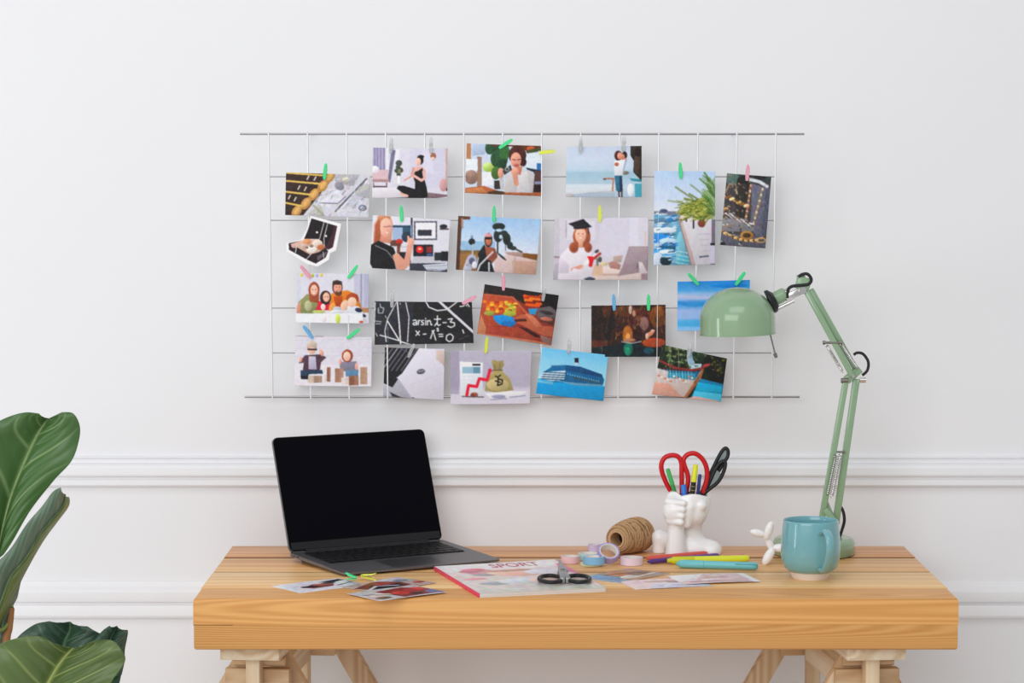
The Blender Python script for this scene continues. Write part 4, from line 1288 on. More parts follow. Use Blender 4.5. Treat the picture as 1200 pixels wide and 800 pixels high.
def clip_meshes(colname):
    """Local: length along z (handles up), width along x, gripping plane y = 0, front is -y."""
    if colname in CLIPMESH:
        return CLIPMESH[colname]
    out = []
    for s in (-1, 1):
        bm = bmesh.new()
        rows = [(-.0140, .0007, .0022, .0013), (-.0100, .0009, .0030, .0018), (-.0040, .0012, .0033, .0022), (.0020, .0016, .0033, .0024),
                (.0075, .0030, .0030, .0018), (.0120, .0045, .0023, .0014), (.0145, .0052, .0012, .0010)]
        ring = []
        for z, y, hw, th in rows:
            ring.append([bm.verts.new((x, s * yy, z)) for x, yy in ((-hw, y), (hw, y), (hw * .8, y + th), (-hw * .8, y + th))])
        for a, b in zip(ring[:-1], ring[1:]):
            for k in range(4):
                bm.faces.new((a[k], a[(k + 1) % 4], b[(k + 1) % 4], b[k]))
        bm.faces.new(ring[0])
        bm.faces.new(ring[-1])
        bmesh.ops.recalc_face_normals(bm, faces=bm.faces)
        me = bpy.data.meshes.new('lever')
        bm.to_mesh(me)
        bm.free()
        me.materials.append(MATS['clip_' + colname])
        out.append(('lever', me))
    pts = [(math.cos(a) * .0022 * (1 if k % 2 else 1), math.sin(a) * .0042, .0005 + .0012 * (k / 20 - .5)) for k, a in
           enumerate(np.linspace(0, 4 * math.pi, 21))]
    pts = [(-.0036 + .0072 * k / 20, p[1] * .75, .0005 + p[0]) for k, p in enumerate(pts)]
    v, f = tube_geo(pts, .00035, 5)
    me = bpy.data.meshes.new('spring')
    me.from_pydata([tuple(q) for q in v], [], f)
    me.materials.append(MATS['dark_steel'])
    out.append(('spring', me))
    CLIPMESH[colname] = out
    return out


def clip(colname, tail, head, label, off=.0075, world_pts=None, group='mini clothespins on the wire grid'):
    if world_pts:
        a, b = world_pts
        nrm = Vector((0, 0, 1))
    else:
        a, b = ongrid(*tail, off), ongrid(*head, off)
        nrm = Vector((0, -1, -.0956)).normalized()
    z = (a - b).normalized()
    y = -(nrm - z * nrm.dot(z)).normalized()
    x = y.cross(z)
    M = Matrix((x, y, z)).transposed().to_4x4()
    r = empty('mini_clothespin', (a + b) / 2, label, 'clothespin', group)
    r.rotation_euler = M.to_euler()
    for nm, me in clip_meshes(colname):
        o = bpy.data.objects.new(nm, me)
        COL.objects.link(o)
        o.parent = r
    return r


for c, t, h, lb in [
    ('green', (382, 191), (380, 211), 'green mini clothespin on the gold bars photo'),
    ('clear', (459, 161), (458, 180), 'clear mini clothespin on the left of the yoga photo'),
    ('clear', (505, 160), (505, 180), 'clear mini clothespin on the right of the yoga photo'),
    ('green', (601, 163), (584, 174), 'green mini clothespin slanting on the cafe photo'),
    ('yellow', (651, 177), (631, 179), 'yellow mini clothespin lying sideways at the cafe photo corner'),
    ('clear', (681, 160), (680, 180), 'clear mini clothespin on the left of the seashore couple photo'),
    ('clear', (732, 158), (730, 178), 'clear mini clothespin on the right of the seashore couple photo'),
    ('green', (470, 240), (471, 261), 'green mini clothespin on the office woman photo'),
    ('green', (579, 240), (579, 262), 'green mini clothespin on the motorcycle photo'),
    ('yellow', (703, 240), (703, 261), 'yellow mini clothespin on the graduate photo'),
    ('green', (797, 190), (798, 210), 'green mini clothespin on the marina photo'),
    ('pink', (877, 192), (875, 213), 'pink mini clothespin on the necklace photo'),
    ('pink', (352, 311), (364, 326), 'pink mini clothespin on the family photo'),
    ('green', (419, 311), (408, 326), 'green mini clothespin on the family photo'),
    ('blue', (355, 381), (367, 397), 'blue mini clothespin on the two children photo'),
    ('green', (422, 385), (406, 397), 'green mini clothespin on the two children photo'),
    ('pink', (559, 347), (541, 356), 'pink mini clothespin on the chalkboard photo corner'),
    ('clear', (460, 341), (459, 361), 'clear mini clothespin on the chalkboard photo'),
    ('pink', (590, 320), (590, 342), 'pink mini clothespin on the flower bowl photo'),
    ('clear', (639, 334), (636, 353), 'clear mini clothespin on the flower bowl photo'),
    ('yellow', (571, 394), (569, 415), 'yellow mini clothespin on the money bag photo'),
    ('blue', (719, 344), (720, 365), 'blue mini clothespin on the cave photo'),
    ('green', (760, 344), (760, 365), 'green mini clothespin on the cave photo'),
    ('green', (806, 320), (819, 334), 'green mini clothespin on the left of the sea photo'),
    ('green', (873, 319), (862, 334), 'green mini clothespin on the right of the sea photo'),
    ('clear', (810, 401), (806, 420), 'clear mini clothespin on the hammock photo'),
    ('clear', (486, 401), (478, 420), 'clear mini clothespin on the keyboard papers photo'),
    ('clear', (668, 395), (666, 416), 'clear mini clothespin on the cruise ship photo'),
]:
    clip(c, t, h, lb)

# ------------------------------------------------------------------ laptop
LA = math.radians(30.85)
LM = Matrix.Translation((-0.2762, -0.4282, ZT)) @ Matrix.Rotation(LA, 4, 'Z')
LW, LD, LL, LT = 0.3011, 0.2061, 0.2040, math.radians(19.6)
lap = empty('laptop', LM @ Vector((LW / 2, LD / 2, 0)), 'open dark grey laptop with a black screen', 'laptop')


def rounded_plate(bm, w, d, z0f, z0b, z1f, z1b, r, seg=6):
    pts = []
    for cx, cy, a0 in ((w - r, d - r, 0), (r, d - r, 90), (r, r, 180), (w - r, r, 270)):
        for k in range(seg + 1):
            a = math.radians(a0 + 90 * k / seg)
            pts.append((cx + r * math.cos(a), cy + r * math.sin(a)))
    n = len(pts)
    zl = lambda y, a, b: a + (b - a) * y / d
    lo = [bm.verts.new((x, y, zl(y, z0f, z0b))) for x, y in pts]
    hi = [bm.verts.new((x, y, zl(y, z1f, z1b))) for x, y in pts]
    bm.faces.new(list(reversed(lo)))
    bm.faces.new(hi)
    for k in range(n):
        bm.faces.new((lo[k], lo[(k + 1) % n], hi[(k + 1) % n], hi[k]))


bm = bmesh.new()
rounded_plate(bm, LW, LD + .006, .0034, .0078, .0062, .0145, .010)
base = sharp(from_bm('base', bm, 'space_grey', lap, M=LM), 40)
zs = lambda y: .0060 + (.0145 - .0060) * y / (LD + .006)
kb = [(.018, .088), (LW - .018, .192)]
well = pydata('keyboard_well', [(kb[0][0], kb[0][1], zs(kb[0][1]) + .0002), (kb[1][0], kb[0][1], zs(kb[0][1]) + .0002),
                                (kb[1][0], kb[1][1], zs(kb[1][1]) + .0002), (kb[0][0], kb[1][1], zs(kb[1][1]) + .0002)],
              [(0, 1, 2, 3)], 'bezel_chin', base, False, M=LM)
rows = [14, 14, 14, 13, 12, 11]
kme = {}
slope = math.atan2(.0145 - .0060, LD + .006)
for ri, n in enumerate(rows):
    y1 = kb[1][1] - .002 - ri * .0170
    dpt = .0085 if ri == 0 else .0148
    if ri == 0:
        y0 = y1 - dpt
    else:
        y1 = kb[1][1] - .002 - .0105 - (ri - 1) * .0178
        y0 = y1 - dpt
    tw = kb[1][0] - kb[0][0] - .004
    widths = [1.0] * n
    if ri == 1: widths[-1] = 1.5
    if ri == 2: widths[0] = 1.5
    if ri == 3: widths[0] = widths[-1] = 1.75
    if ri == 4: widths[0] = widths[-1] = 2.25
    if ri == 5: widths[4] = 5.0
    u = tw / sum(widths)
    x = kb[0][0] + .002
    for w_ in widths:
        kw = round(w_ * u - .0022, 5)
        key = (kw, dpt)
        cx, cy = x + w_ * u / 2, (y0 + y1) / 2
        if key not in kme:
            b2 = bmesh.new()
            bm_box(b2, (-kw / 2, -dpt / 2, -.0003), (kw / 2, dpt / 2, .0011))
            me = bpy.data.meshes.new('key')
            b2.to_mesh(me)
            b2.free()
            me.materials.append(MATS['key_black'])
            kme[key] = me
        o = bpy.data.objects.new('key', kme[key])
        COL.objects.link(o)
        o.parent = base
        o.location = LM @ Vector((cx, cy, zs(cy) + .0004)) - wloc(base)
        o.rotation_euler = (Matrix.Rotation(LA, 4, 'Z') @ Matrix.Rotation(slope, 4, 'X')).to_euler()
        x += w_ * u
pydata('trackpad', [(.098, .012, zs(.012) + .0003), (.203, .012, zs(.012) + .0003), (.203, .079, zs(.079) + .0003), (.098, .079, zs(.079) + .0003)],
       [(0, 1, 2, 3)], mat('trackpad_grey', '656468', 0.35, metal=.8), base, False, M=LM)
for y in (.172, .186):
    box('port', (-.0004, y, .0096), (.001, y + .009, .0118), 'black_plastic', base, 0.0005, M=LM)
for x, y in ((.02, .02), (LW - .02, .02), (.02, LD - .02), (LW - .02, LD - .02)):
    box('foot', (x - .006, y - .006, 0), (x + .006, y + .006, .0034 + .0044 * y / LD + .0004), 'black_rubber', lap, .0005, M=LM)
LIDM = LM @ Matrix.Translation((0, LD, .0145)) @ Matrix.Rotation(math.pi / 2 - LT, 4, 'X')   # lid: x width, y up the lid, z toward the viewer
bm = bmesh.new()
rounded_plate(bm, LW, LL, -.0050, -.0050, -.0006, -.0006, .010)
lid = sharp(from_bm('lid', bm, 'space_grey', lap, M=LIDM), 40)
bm = bmesh.new()
rounded_plate(bm, LW - .002, LL - .002, -.0006, -.0006, .0002, .0002, .009)
from_bm('bezel', bm, 'screen_black', lid, M=LIDM @ Matrix.Translation((.001, .001, 0)), smooth=False)
pydata('display', [(.008, .020, .0004), (LW - .008, .020, .0004), (LW - .008, LL - .009, .0004), (.008, LL - .009, .0004)], [(0, 1, 2, 3)],
       mat('display_off', '0a0a12', 0.1, spec=0.06), lid, False, M=LIDM)
box('chin', (.004, .0035, .0002), (LW - .004, .0165, .0005), 'bezel_chin', lid, M=LIDM)
tube('hinge', [(.03, LD - .001, .0145), (LW - .03, LD - .001, .0145)], .0035, 'black_plastic', lap, 10, M=LM)

# ------------------------------------------------------------------ prints on the desk
DP = 'loose photos on the desk'


def desk_photo(px, draw, label, z, group=DP, bow=0.0008, nx=110, ny=74, curl=0.0):
    """px: corners measured on the desk; made a true 13.2 x 8.8 cm print at that place and turn."""
    c = [on(*p, ZT) for p in px]
    ctr = sum(c, Vector()) / 4
    ax = ((c[1] - c[0]) + (c[2] - c[3])).normalized()
    ay = Vector((-ax.y, ax.x, 0))
    w, h = .132, .088
    cs = [ctr - ax * w / 2 + ay * h / 2, ctr + ax * w / 2 + ay * h / 2, ctr + ax * w / 2 - ay * h / 2, ctr - ax * w / 2 - ay * h / 2]
    cs = [Vector((v.x, v.y, ZT + z)) for v in cs]
    P = Pic([(0, 0), (132, 0), (132, 88), (0, 88)], nx, ny)
    draw(P)
    P.n(.22, 18)
    P.finish()
    return sheet('photo_print', P, cs, draw, 'photo_gloss', label, 'photo', group, bow, curl, front=(0, 0, 1))


def d_white(p):
    p.fill('e4e2ea')
    p.g([(30, 50), (60, 30), (95, 40), (80, 62), (40, 66)], '8a5450'); p.e(44, 48, 16, 9, '3a2c30'); p.e(75, 40, 20, 8, 'a86a5c'); p.g([(78, 20), (126, 6), (130, 18), (100, 30)], '2c3038'); p.e(90, 32, 14, 6, '3f4652')
    p.l([(20, 40), (60, 24)], 3, 'c4c4d0'); p.l([(90, 60), (128, 42)], 5, '6f6a76'); p.e(118, 60, 12, 8, 'b9b8c6'); p.n(.05, 14)


def d_dark(p):
    p.fill('b9a6a4'); p.g([(0, 30), (60, 10), (100, 30), (90, 70), (20, 80)], '7c4038'); p.e(50, 52, 34, 18, '241e24'); p.e(70, 34, 22, 12, '9c5248'); p.g([(70, 0), (132, 0), (132, 40), (100, 44)], 'd0ccd4')
    p.l([(0, 60), (40, 40), (70, 60)], 6, 'cfcdd8'); p.e(108, 30, 16, 10, '8a8c98'); p.e(118, 62, 12, 8, 'a85848'); p.e(20, 76, 22, 8, 'd9a050'); p.n(.14, 16)


def d_red(p):
    p.fill('c9c4c8'); p.g([(40, 20), (100, 8), (130, 40), (120, 80), (50, 84)], '8c3a36'); p.e(70, 50, 16, 14, 'c04438'); p.e(100, 40, 14, 18, 'a03c38'); p.e(118, 30, 10, 14, 'd0584c'); p.e(124, 66, 16, 18, '6a6c94')
    p.e(30, 50, 20, 14, 'd9d0c4'); p.e(20, 70, 14, 10, '7a6a50'); p.l([(10, 30), (50, 60)], 4, '4a3c3c'); p.e(86, 66, 12, 8, '3c2c34'); p.n(.14, 18)


def d_brown(p):
    p.fill('a88a74'); p.g([(0, 0), (44, 0), (30, 88), (0, 88)], '88a4bc'); p.e(28, 40, 18, 24, '6f93b4'); p.e(70, 30, 26, 18, 'b4773c'); p.e(60, 60, 22, 14, 'c9c4bc'); p.e(96, 50, 22, 20, '7c6a5c'); p.e(112, 70, 18, 10, '9c8f92')
    p.l([(44, 20), (110, 40)], 6, '5c4636'); p.l([(50, 70), (120, 60)], 6, 'd9cfc6'); p.n(.16, 16)


def d_pink(p):
    p.fill('ecd3d8'); p.g([(26, 88), (44, 40), (132, 50), (132, 88)], 'dcdcea'); p.e(70, 24, 34, 8, 'b49a94'); p.e(84, 36, 14, 6, '8d7a7c'); p.e(104, 26, 12, 5, '33282c'); p.e(90, 64, 24, 8, 'b4b4cc'); p.e(50, 60, 10, 6, 'c6bfd0')
    p.n(.05, 12)


def d_pale(p):
    p.fill('dcc4c6'); p.g([(0, 0), (60, 0), (30, 60), (0, 60)], 'f0eef2'); p.e(70, 34, 24, 9, 'c4a79c'); p.e(100, 54, 24, 9, 'cbb0b6'); p.r(120, 0, 132, 88, 'e9ecee'); p.l([(20, 70), (110, 78)], 8, 'b08a90'); p.e(60, 60, 20, 8, 'e2cfd0'); p.n(.06, 12)


desk_photo([(312, 685), (398, 676), (437, 686), (352, 697)], d_white, 'loose white photo with a reclining figure, leftmost on the desk', .0008)
desk_photo([(402, 687), (470, 675), (512, 684), (438, 698)], d_dark, 'loose dark red photo in the middle of the left desk pile', .0020)
desk_photo([(418, 695), (488, 686), (516, 697), (440, 707)], d_red, 'loose photo with red shapes lying nearest the desk edge', .0032)
desk_photo([(686, 675), (728, 667), (780, 674), (738, 682)], d_brown, 'loose brown and blue photo between magazine and pens', .0012)
desk_photo([(728, 680), (808, 676), (842, 688), (742, 692)], d_pink, 'loose pink photo in front of the pens', .0014)
desk_photo([(785, 675), (872, 672), (890, 683), (800, 687)], d_pale, 'loose pale curled photo in front of the blue highlighter', .0034, bow=.0016)

for c, (t, h), lb in [('yellow', ((443, 676), (421, 674)), 'yellow mini clothespin lying on the desk photos'),
                      ('green', ((402, 674), (421, 678)), 'green mini clothespin lying on the desk by the laptop corner')]:
    a, b = on(*t, ZT + .008), on(*h, ZT + .008)
    clip(c, None, None, lb, world_pts=(a, b), group='mini clothespins lying on the desk')

# ------------------------------------------------------------------ magazine
mo = Vector((-0.0515, -0.632, ZT))
MG = Matrix.Translation(mo) @ Matrix.Rotation(math.radians(16.0), 4, 'Z')
MW, MH, MT = .211, .288, .0062
mag = empty('magazine', MG @ Vector((MW / 2, MH / 2, 0)), 'glossy magazine with a pink spine lying at the desk edge', 'magazine')
bm = bmesh.new()
for k in range(4):
    z0 = k * MT / 4
    e = .0012 * (k % 2)
    bm_box(bm, (.0008, e, z0 + .0001), (MW - .0012 - e, MH - .0006, z0 + MT / 4 - .0001))
from_bm('pages', bm, 'paper', mag, M=MG, smooth=False)
box('spine', (-.0006, 0, 0), (.0012, MH, MT + .0004), 'spine_pink', mag, .0004, M=MG)
cov = Pic([(0, 0), (211, 0), (211, 288), (0, 288)], 100, 136)


def d_cover(p):
    p.fill('e6dfe0'); p.r(0, 0, 211, 62, 'eeeaec'); p.vg((0, 'efebed'), (.24, 'e9e2e4'), (.45, 'dfcfca'), (.7, 'dcd2ce'), (1, 'd2d0c6'))
    p.e(60, 90, 26, 30, 'c98f98'); p.e(45, 76, 22, 16, 'b06a7c'); p.e(62, 112, 26, 14, '9c9496'); p.e(52, 60, 20, 14, 'd06c84'); p.e(110, 100, 46, 34, 'e2bda8'); p.e(125, 120, 40, 22, 'dcaa96'); p.e(160, 110, 34, 26, 'd6d4de'); p.e(100, 84, 46, 10, 'b98a80')
    p.e(50, 200, 26, 16, '9aa0a8'); p.e(100, 190, 40, 26, 'c6ccd6'); p.e(150, 190, 40, 30, 'e0bcae'); p.e(185, 225, 22, 18, 'd9b0aa'); p.e(30, 150, 20, 10, 'd98c9c')
    p.r(0, 268, 211, 288, 'c9c9bf'); p.g([(200, 40), (211, 40), (211, 160), (188, 110)], 'e0689a')
    for k in range(5):
        p.r(150, 70 + k * 7, 200 - 6 * (k % 2), 72.5 + k * 7, 'b9a9b4'); p.r(60, 220 + k * 8, 180 - 9 * (k % 3), 222.5 + k * 8, 'a9a4a4')
    p.n(.06, 16)


d_cover(cov)
cov.n(.16, 22)
cov.finish()
cz = MT + .0006
cs = [MG @ Vector(v) for v in ((.001, MH, cz), (MW, MH, cz + .003), (MW, 0, cz), (.001, 0, cz))]
sheet('cover', cov, cs, None, 'cover_gloss', front=(0, 0, 1), parent=mag, thick=.0003)


def lettering(name, text, size, M, material, parent, ext=.0001):
    cu = bpy.data.curves.new(name, 'FONT')
    cu.body = text
    cu.size = size
    cu.extrude = ext
    cu.offset = .0003
    cu.align_x = 'LEFT'
    tmp = bpy.data.objects.new(name, cu)
    COL.objects.link(tmp)
    dg = bpy.context.evaluated_depsgraph_get()
    me = bpy.data.meshes.new_from_object(tmp.evaluated_get(dg))
    bpy.data.objects.remove(tmp)
    me.transform(M)
    return link(name, me, material, parent, False)


o = lettering('title_lettering', 'SPORT', .0285, MG @ Matrix.Translation((.088, MH - .050, cz + .0013)) @ Matrix.Rotation(-.0125, 4, 'Y') @ Matrix.Diagonal((1, 1.9, 1, 1)), 'title_pink', mag)
o['label'] = 'pink cover title reading SPORT'

# ------------------------------------------------------------------ small scissors on the magazine
sc_o = on(661, 681, ZT + MT)
SM = Matrix.Translation((sc_o.x, sc_o.y, ZT + MT + .0009)) @ Matrix.Rotation(math.radians(3), 4, 'Z')
mat('scissor_grey', 'a6a6a6', .35, metal=.6)
snip = empty('scissors', SM.translation, 'small black-handled scissors lying on the magazine', 'scissors')
for s in (-1, 1):
    loop = []
    for k in range(28):
        a = 2 * math.pi * k / 28
        loop.append((s * (.0225 + .0185 * math.cos(a)), -.010 + .034 * math.sin(a), .0042 + .0008))
    tube('handle_loop', loop, .0034, 'black_plastic', snip, 10, True, M=SM)
    beam('shank', (s * .0045, -.030, .0052), (s * .002, .042, .0085), .0082, .0100, 'scissor_grey', snip, .0015, M=SM)
    pydata('blade', [(s * .0085, .028, .0046), (-s * .005, .028, .0046), (-s * .0005, .128, .0150), (s * .0085, .028, .0120), (-s * .005, .028, .0114), (-s * .0005, .128, .0170)],
           [(0, 1, 2), (5, 4, 3), (0, 3, 4, 1), (1, 4, 5, 2), (2, 5, 3, 0)], 'scissor_grey', snip, False, M=SM @ Matrix.Translation((0, 0, .0016 * s)))
tube('pivot_screw', [(0, .034, .003), (0, .034, .0145)], .0036, 'dark_steel', snip, 12, M=SM)

# ------------------------------------------------------------------ tape rolls
TP = 'washi tape rolls'


def tape(px, col, label, r=.0185, h=.0115, ri=.0145, tilt=None, z=0.0):
    c = on(*px, ZT)
    mat('tape_' + col, col, 0.5, var=.03)
    M = Matrix.Translation((c.x, c.y, ZT + z))
    if tilt is not None:
        M = M @ tilt
    t = empty('tape_roll', M.translation, label, 'tape', TP)
    lathe('tape', [(ri + .0012, 0), (r, 0), (r, h), (ri + .0012, h)], 'tape_' + col, t, 40, M, True)
    lathe('core', [(ri, 0), (ri + .0013, 0), (ri + .0013, h), (ri, h)], 'paper', t, 40, M, True)
    return t


tape((668, 659), 'f0c6ce', 'rose tape roll beside the magazine corner', r=.016, ri=.0125)
tape((690, 655.5), 'bfe6e4', 'mint tape roll left of the leaning lavender roll')
tape((697, 645), 'd4c6ea', 'lilac tape roll at the back of the tape cluster', r=.012, ri=.009)
tape((693, 662), 'dde8c2', 'pale green tape roll under the blue one', r=.0190, h=.004)
tape((696, 663), '86c0e8', 'blue tape roll in front of the tape cluster', h=.0125, z=.0042)
tape((740, 661), 'ead6e6', 'pale lilac tape roll lying in front of the twine', r=.0195, h=.0125)
tl = Matrix.Rotation(math.radians(12), 4, 'Z') @ Matrix.Rotation(math.radians(40), 4, 'X')
tape((712, 660.5), 'b2a5da', 'lavender tape roll leaning against the twine spool', r=.0185, h=.013, ri=.0145, tilt=tl, z=.0138)

# ------------------------------------------------------------------ twine spool
c = on(738, 648, ZT)
ax = Matrix.Rotation(math.radians(58), 4, 'Z') @ Matrix.Rotation(math.radians(90), 4, 'Y')    # local z becomes the spool's axis
R0 = .0290
TWM = Matrix.Translation((c.x, c.y, ZT + R0 + .0012)) @ ax @ Matrix.Translation((0, 0, -.045))
tw = empty('twine_spool', (c.x, c.y, ZT), 'spool of brown jute twine lying on its side', 'twine')


def trad(t):                                     # radius along the spool, 0 = open front end
    return np.interp(t, [0, .08, .2, .4, .7, .9, 1], [.0195, .0225, .0250, .0275, .0290, .0280, .022])


lathe('core_tube', [(.0122, -.003), (.0155, -.003), (.0155, .092), (.0122, .092)], 'cardboard', tw, 32, TWM, True)
lathe('core_inside', [(.0123, .028), (.0001, .028)], 'dark_inside', tw, 32, TWM)  # added dark disc closing the tube, painted as the shade in the hole
prof = [(.0155, 0)] + [(float(trad(t)) - .0006, t * .09) for t in np.linspace(0, 1, 16)] + [(.0145, .09)]
lathe('wound_body', prof, 'twine', tw, 40, TWM)
SV = {'twine': ([], []), 'twine_dark': ([], [])}
mat('twine_dark', 'a98258', 0.9, bump=0.6, bscale=900, var=0.25, vscale=240)
rnd = random.Random(4)
for k in range(52):
    t0 = (k + .5) / 52
    amp = rnd.uniform(.05, .16) * (1 if k % 2 else -1)
    ph = rnd.uniform(0, 6.28)
    pts = []
    for q in range(36):
        a = 2 * math.pi * q / 36
        t = min(max(t0 + amp * math.sin(a + ph) * min(1, 4 * t0, 4 * (1 - t0)), .005), .985)
        r = float(trad(t)) + (.0003 if k % 3 else .0014)
        pts.append(TWM @ Vector((r * math.cos(a), r * math.sin(a), t * .09)))
    v, f = tube_geo(pts, .0012, 6, True)
    V, F = SV['twine_dark' if k % 4 == 1 else 'twine']
    b0 = len(V)
    V += v
    F += [tuple(b0 + i for i in q) for q in f]
for mn, (V, F) in SV.items():
    o = pydata('strands', V, F, mn, tw)
    o['kind'] = 'stuff'

# ------------------------------------------------------------------ pens on the desk
PG = 'pens and highlighters lying on the desk'


def lying_pen(pa, pb, r, col, label, tip, tipcol, clip_=False, capfrac=0.35, group=PG, lift=0.0):
    a, b = on(*pa, ZT), on(*pb, ZT)
    a.z = b.z = ZT + r + .0003 + lift
    m1, m2 = 'pen_' + col, 'pen_' + tipcol
    mat(m1, col, .3)
    mat(m2, tipcol, .35)
    root = empty('highlighter' if r > .005 else 'pen', (a + b) / 2 - Vector((0, 0, r)), label, 'highlighter' if r > .005 else 'pen', group)
    d = b - a
    p = lambda t: a + d * t
    tube('barrel', [p(capfrac), p(.93), p(.985), p(1.0)], [r, r, r * .9, r * .5], m1, root, 16)
    tube('cap', [p(tip), p(tip + .02), p(capfrac - .002)], [r * .75, r * 1.04, r * 1.06], m2 if not clip_ else m1, root, 16)
    tube('tip_plug', [p(0), p(tip + .004)], [r * .5, r * .72], m2, root, 12)
    if clip_:
        up = Vector((0, -.8, .6)) * r
        beam('pocket_clip', p(.72) + up * 1.12, p(1.0) + up * 1.12, .004, .0016, m1, root, .0005)
        beam('clip_bridge', p(.985) + up * .8, p(.985) + up * 1.15, .003, .004, m1, root, .0003)
    return root


lying_pen((758, 657), (843, 649.5), .0042, 'e4645c', 'coral felt pen lying behind the purple pen', .03, 'e4645c', capfrac=.3)
lying_pen((759, 661), (842, 653), .0040, '6b4a9c', 'purple felt pen lying behind the yellow highlighter', .03, '5a3a86', capfrac=.28)
lying_pen((846, 655), (871, 652.5), .0032, 'e08a98', 'short pink pencil lying behind the yellow highlighter', .04, 'd87888', capfrac=.4)
lying_pen((782, 661), (878, 658.5), .0062, 'e6ee3c', 'yellow highlighter lying behind the blue one', .05, 'cfd21e', capfrac=.32)
lying_pen((793, 665), (888, 668), .0066, '74c8d2', 'light blue highlighter lying nearest the photos', .03, '6abfca', True, capfrac=.34)

# ------------------------------------------------------------------ white bust vase (head cropped at the nose, fist at the cheek)
VY = -0.172
V0 = at(806, 649, VY)
V0 = Vector((V0.x, VY, ZT))
PXM = (4.62 + VY) / FPX * 1.004


def vp(px, py, dy=0.0):
    return Vector((V0.x + (px - 806) * PXM, VY + dy * PXM, ZT + (650 - py) * PXM))


k_ = PXM
vase = empty('bust_vase', V0, 'white ceramic vase shaped as a bust with fist at cheek', 'vase')
hv = .00115
vlo = np.array(vp(758, 656, -42))
vhi = np.array(vp(852, 566, 40))
gxyz = [np.arange(vlo[k], vhi[k], hv) for k in range(3)]
GX, GY, GZ = np.meshgrid(*gxyz, indexing='ij')


def f_ell(c, r):
    r = [q * k_ for q in r]
    x, y, z = GX - c.x, GY - c.y, GZ - c.z
    k0 = np.sqrt((x / r[0]) ** 2 + (y / r[1]) ** 2 + (z / r[2]) ** 2)
    k1 = np.sqrt((x / r[0] ** 2) ** 2 + (y / r[1] ** 2) ** 2 + (z / r[2] ** 2) ** 2) + 1e-9
    return k0 * (k0 - 1) / k1


def f_cap(a, ra, b, rb):
    d = b - a
    t_ = np.clip(((GX - a.x) * d.x + (GY - a.y) * d.y + (GZ - a.z) * d.z) / d.length_squared, 0, 1)
    return np.sqrt((GX - a.x - t_ * d.x) ** 2 + (GY - a.y - t_ * d.y) ** 2 + (GZ - a.z - t_ * d.z) ** 2) - (ra + (rb - ra) * t_) * k_


def smin(a, b, k):
    k = k * k_
    h_ = np.clip(.5 + .5 * (b - a) / k, 0, 1)
    return b + (a - b) * h_ - k * h_ * (1 - h_)


fld = f_ell(vp(809, 586, 0), (24.5, 24, 27))                                    # head
fld = smin(fld, f_ell(vp(814, 601, -8), (13, 15, 14)), 8)                       # jaw and chin
fld = smin(fld, f_ell(vp(821, 590, -20), (5, 5, 5)), 5)                         # lips
fld = smin(fld, f_cap(vp(810, 606, 4), 13, vp(809, 642, 6), 15), 8)             # neck
chest = smin(f_ell(vp(817, 644, 4), (28, 19, 13)), f_ell(vp(835, 646, -2), (10, 14, 10)), 6)
fld = smin(fld, chest, 8)
back = smin(f_cap(vp(773, 632, 12), 8, vp(773, 654, 12), 8.5), f_cap(vp(773, 632, 12), 8, vp(798, 638, 10), 10), 5)
fld = smin(fld, back, 5)
arm = f_cap(vp(791, 658, -14), 13.5, vp(791, 616, -15), 9.5)                    # forearm
arm = smin(arm, f_ell(vp(791, 597, -17), (15.5, 12, 17)), 7)                    # fist
for j, py in enumerate((585.5, 593, 600.5, 608)):                               # four curled fingers
    arm = smin(arm, f_cap(vp(781 + (j == 3) * 2, py, -20), 4.0, vp(799 - j, py + 1, -27.5), 3.8), 1.6)
arm = smin(arm, f_cap(vp(804, 612, -18), 5, vp(807, 592, -23), 4.4), 3)         # thumb
arm = smin(arm, f_cap(vp(785, 584, -14), 6, vp(789, 575.5, -8), 5.5), 4)        # raised knuckle
fld = smin(fld, arm, 4)
cav = smin(f_cap(vp(810, 598, 2), 17, vp(810, 560, 3), 19.5), f_cap(vp(810, 560, 3), 19.5, vp(810, 540, 3), 21), 3)
pxg = (GX - V0.x) / k_ + 806
rim = ZT + (650 - (578.5 - 2.0 * np.sin((pxg - 796) / 44 * 2 * math.pi - .5))) * k_
knob = np.maximum(0, 1 - ((pxg - 788) / 9) ** 2) * 6 * k_ * (GY < VY - 2 * k_)   # the knuckle stands above the rim
fld = np.maximum(fld, GZ - rim - knob)
fld = -smin(-fld, cav, 1.5)
fld = np.maximum(fld, ZT + .0002 - GZ)
pts_, fc_ = surface_nets(fld, vlo, hv)
body = pydata('body', pts_.tolist(), fc_, 'ceramic', vase)
m_ = body.modifiers.new('s', 'SMOOTH')
m_.factor = .5
m_.iterations = 3
bake(body)
body.data.polygons.foreach_set('use_smooth', [True] * len(body.data.polygons))

# ------------------------------------------------------------------ tools standing in the vase
def vpts(lst, dy=0.0):
    return [vp(x, y, dy + (d[0] if d else 0)) for x, y, *d in lst]


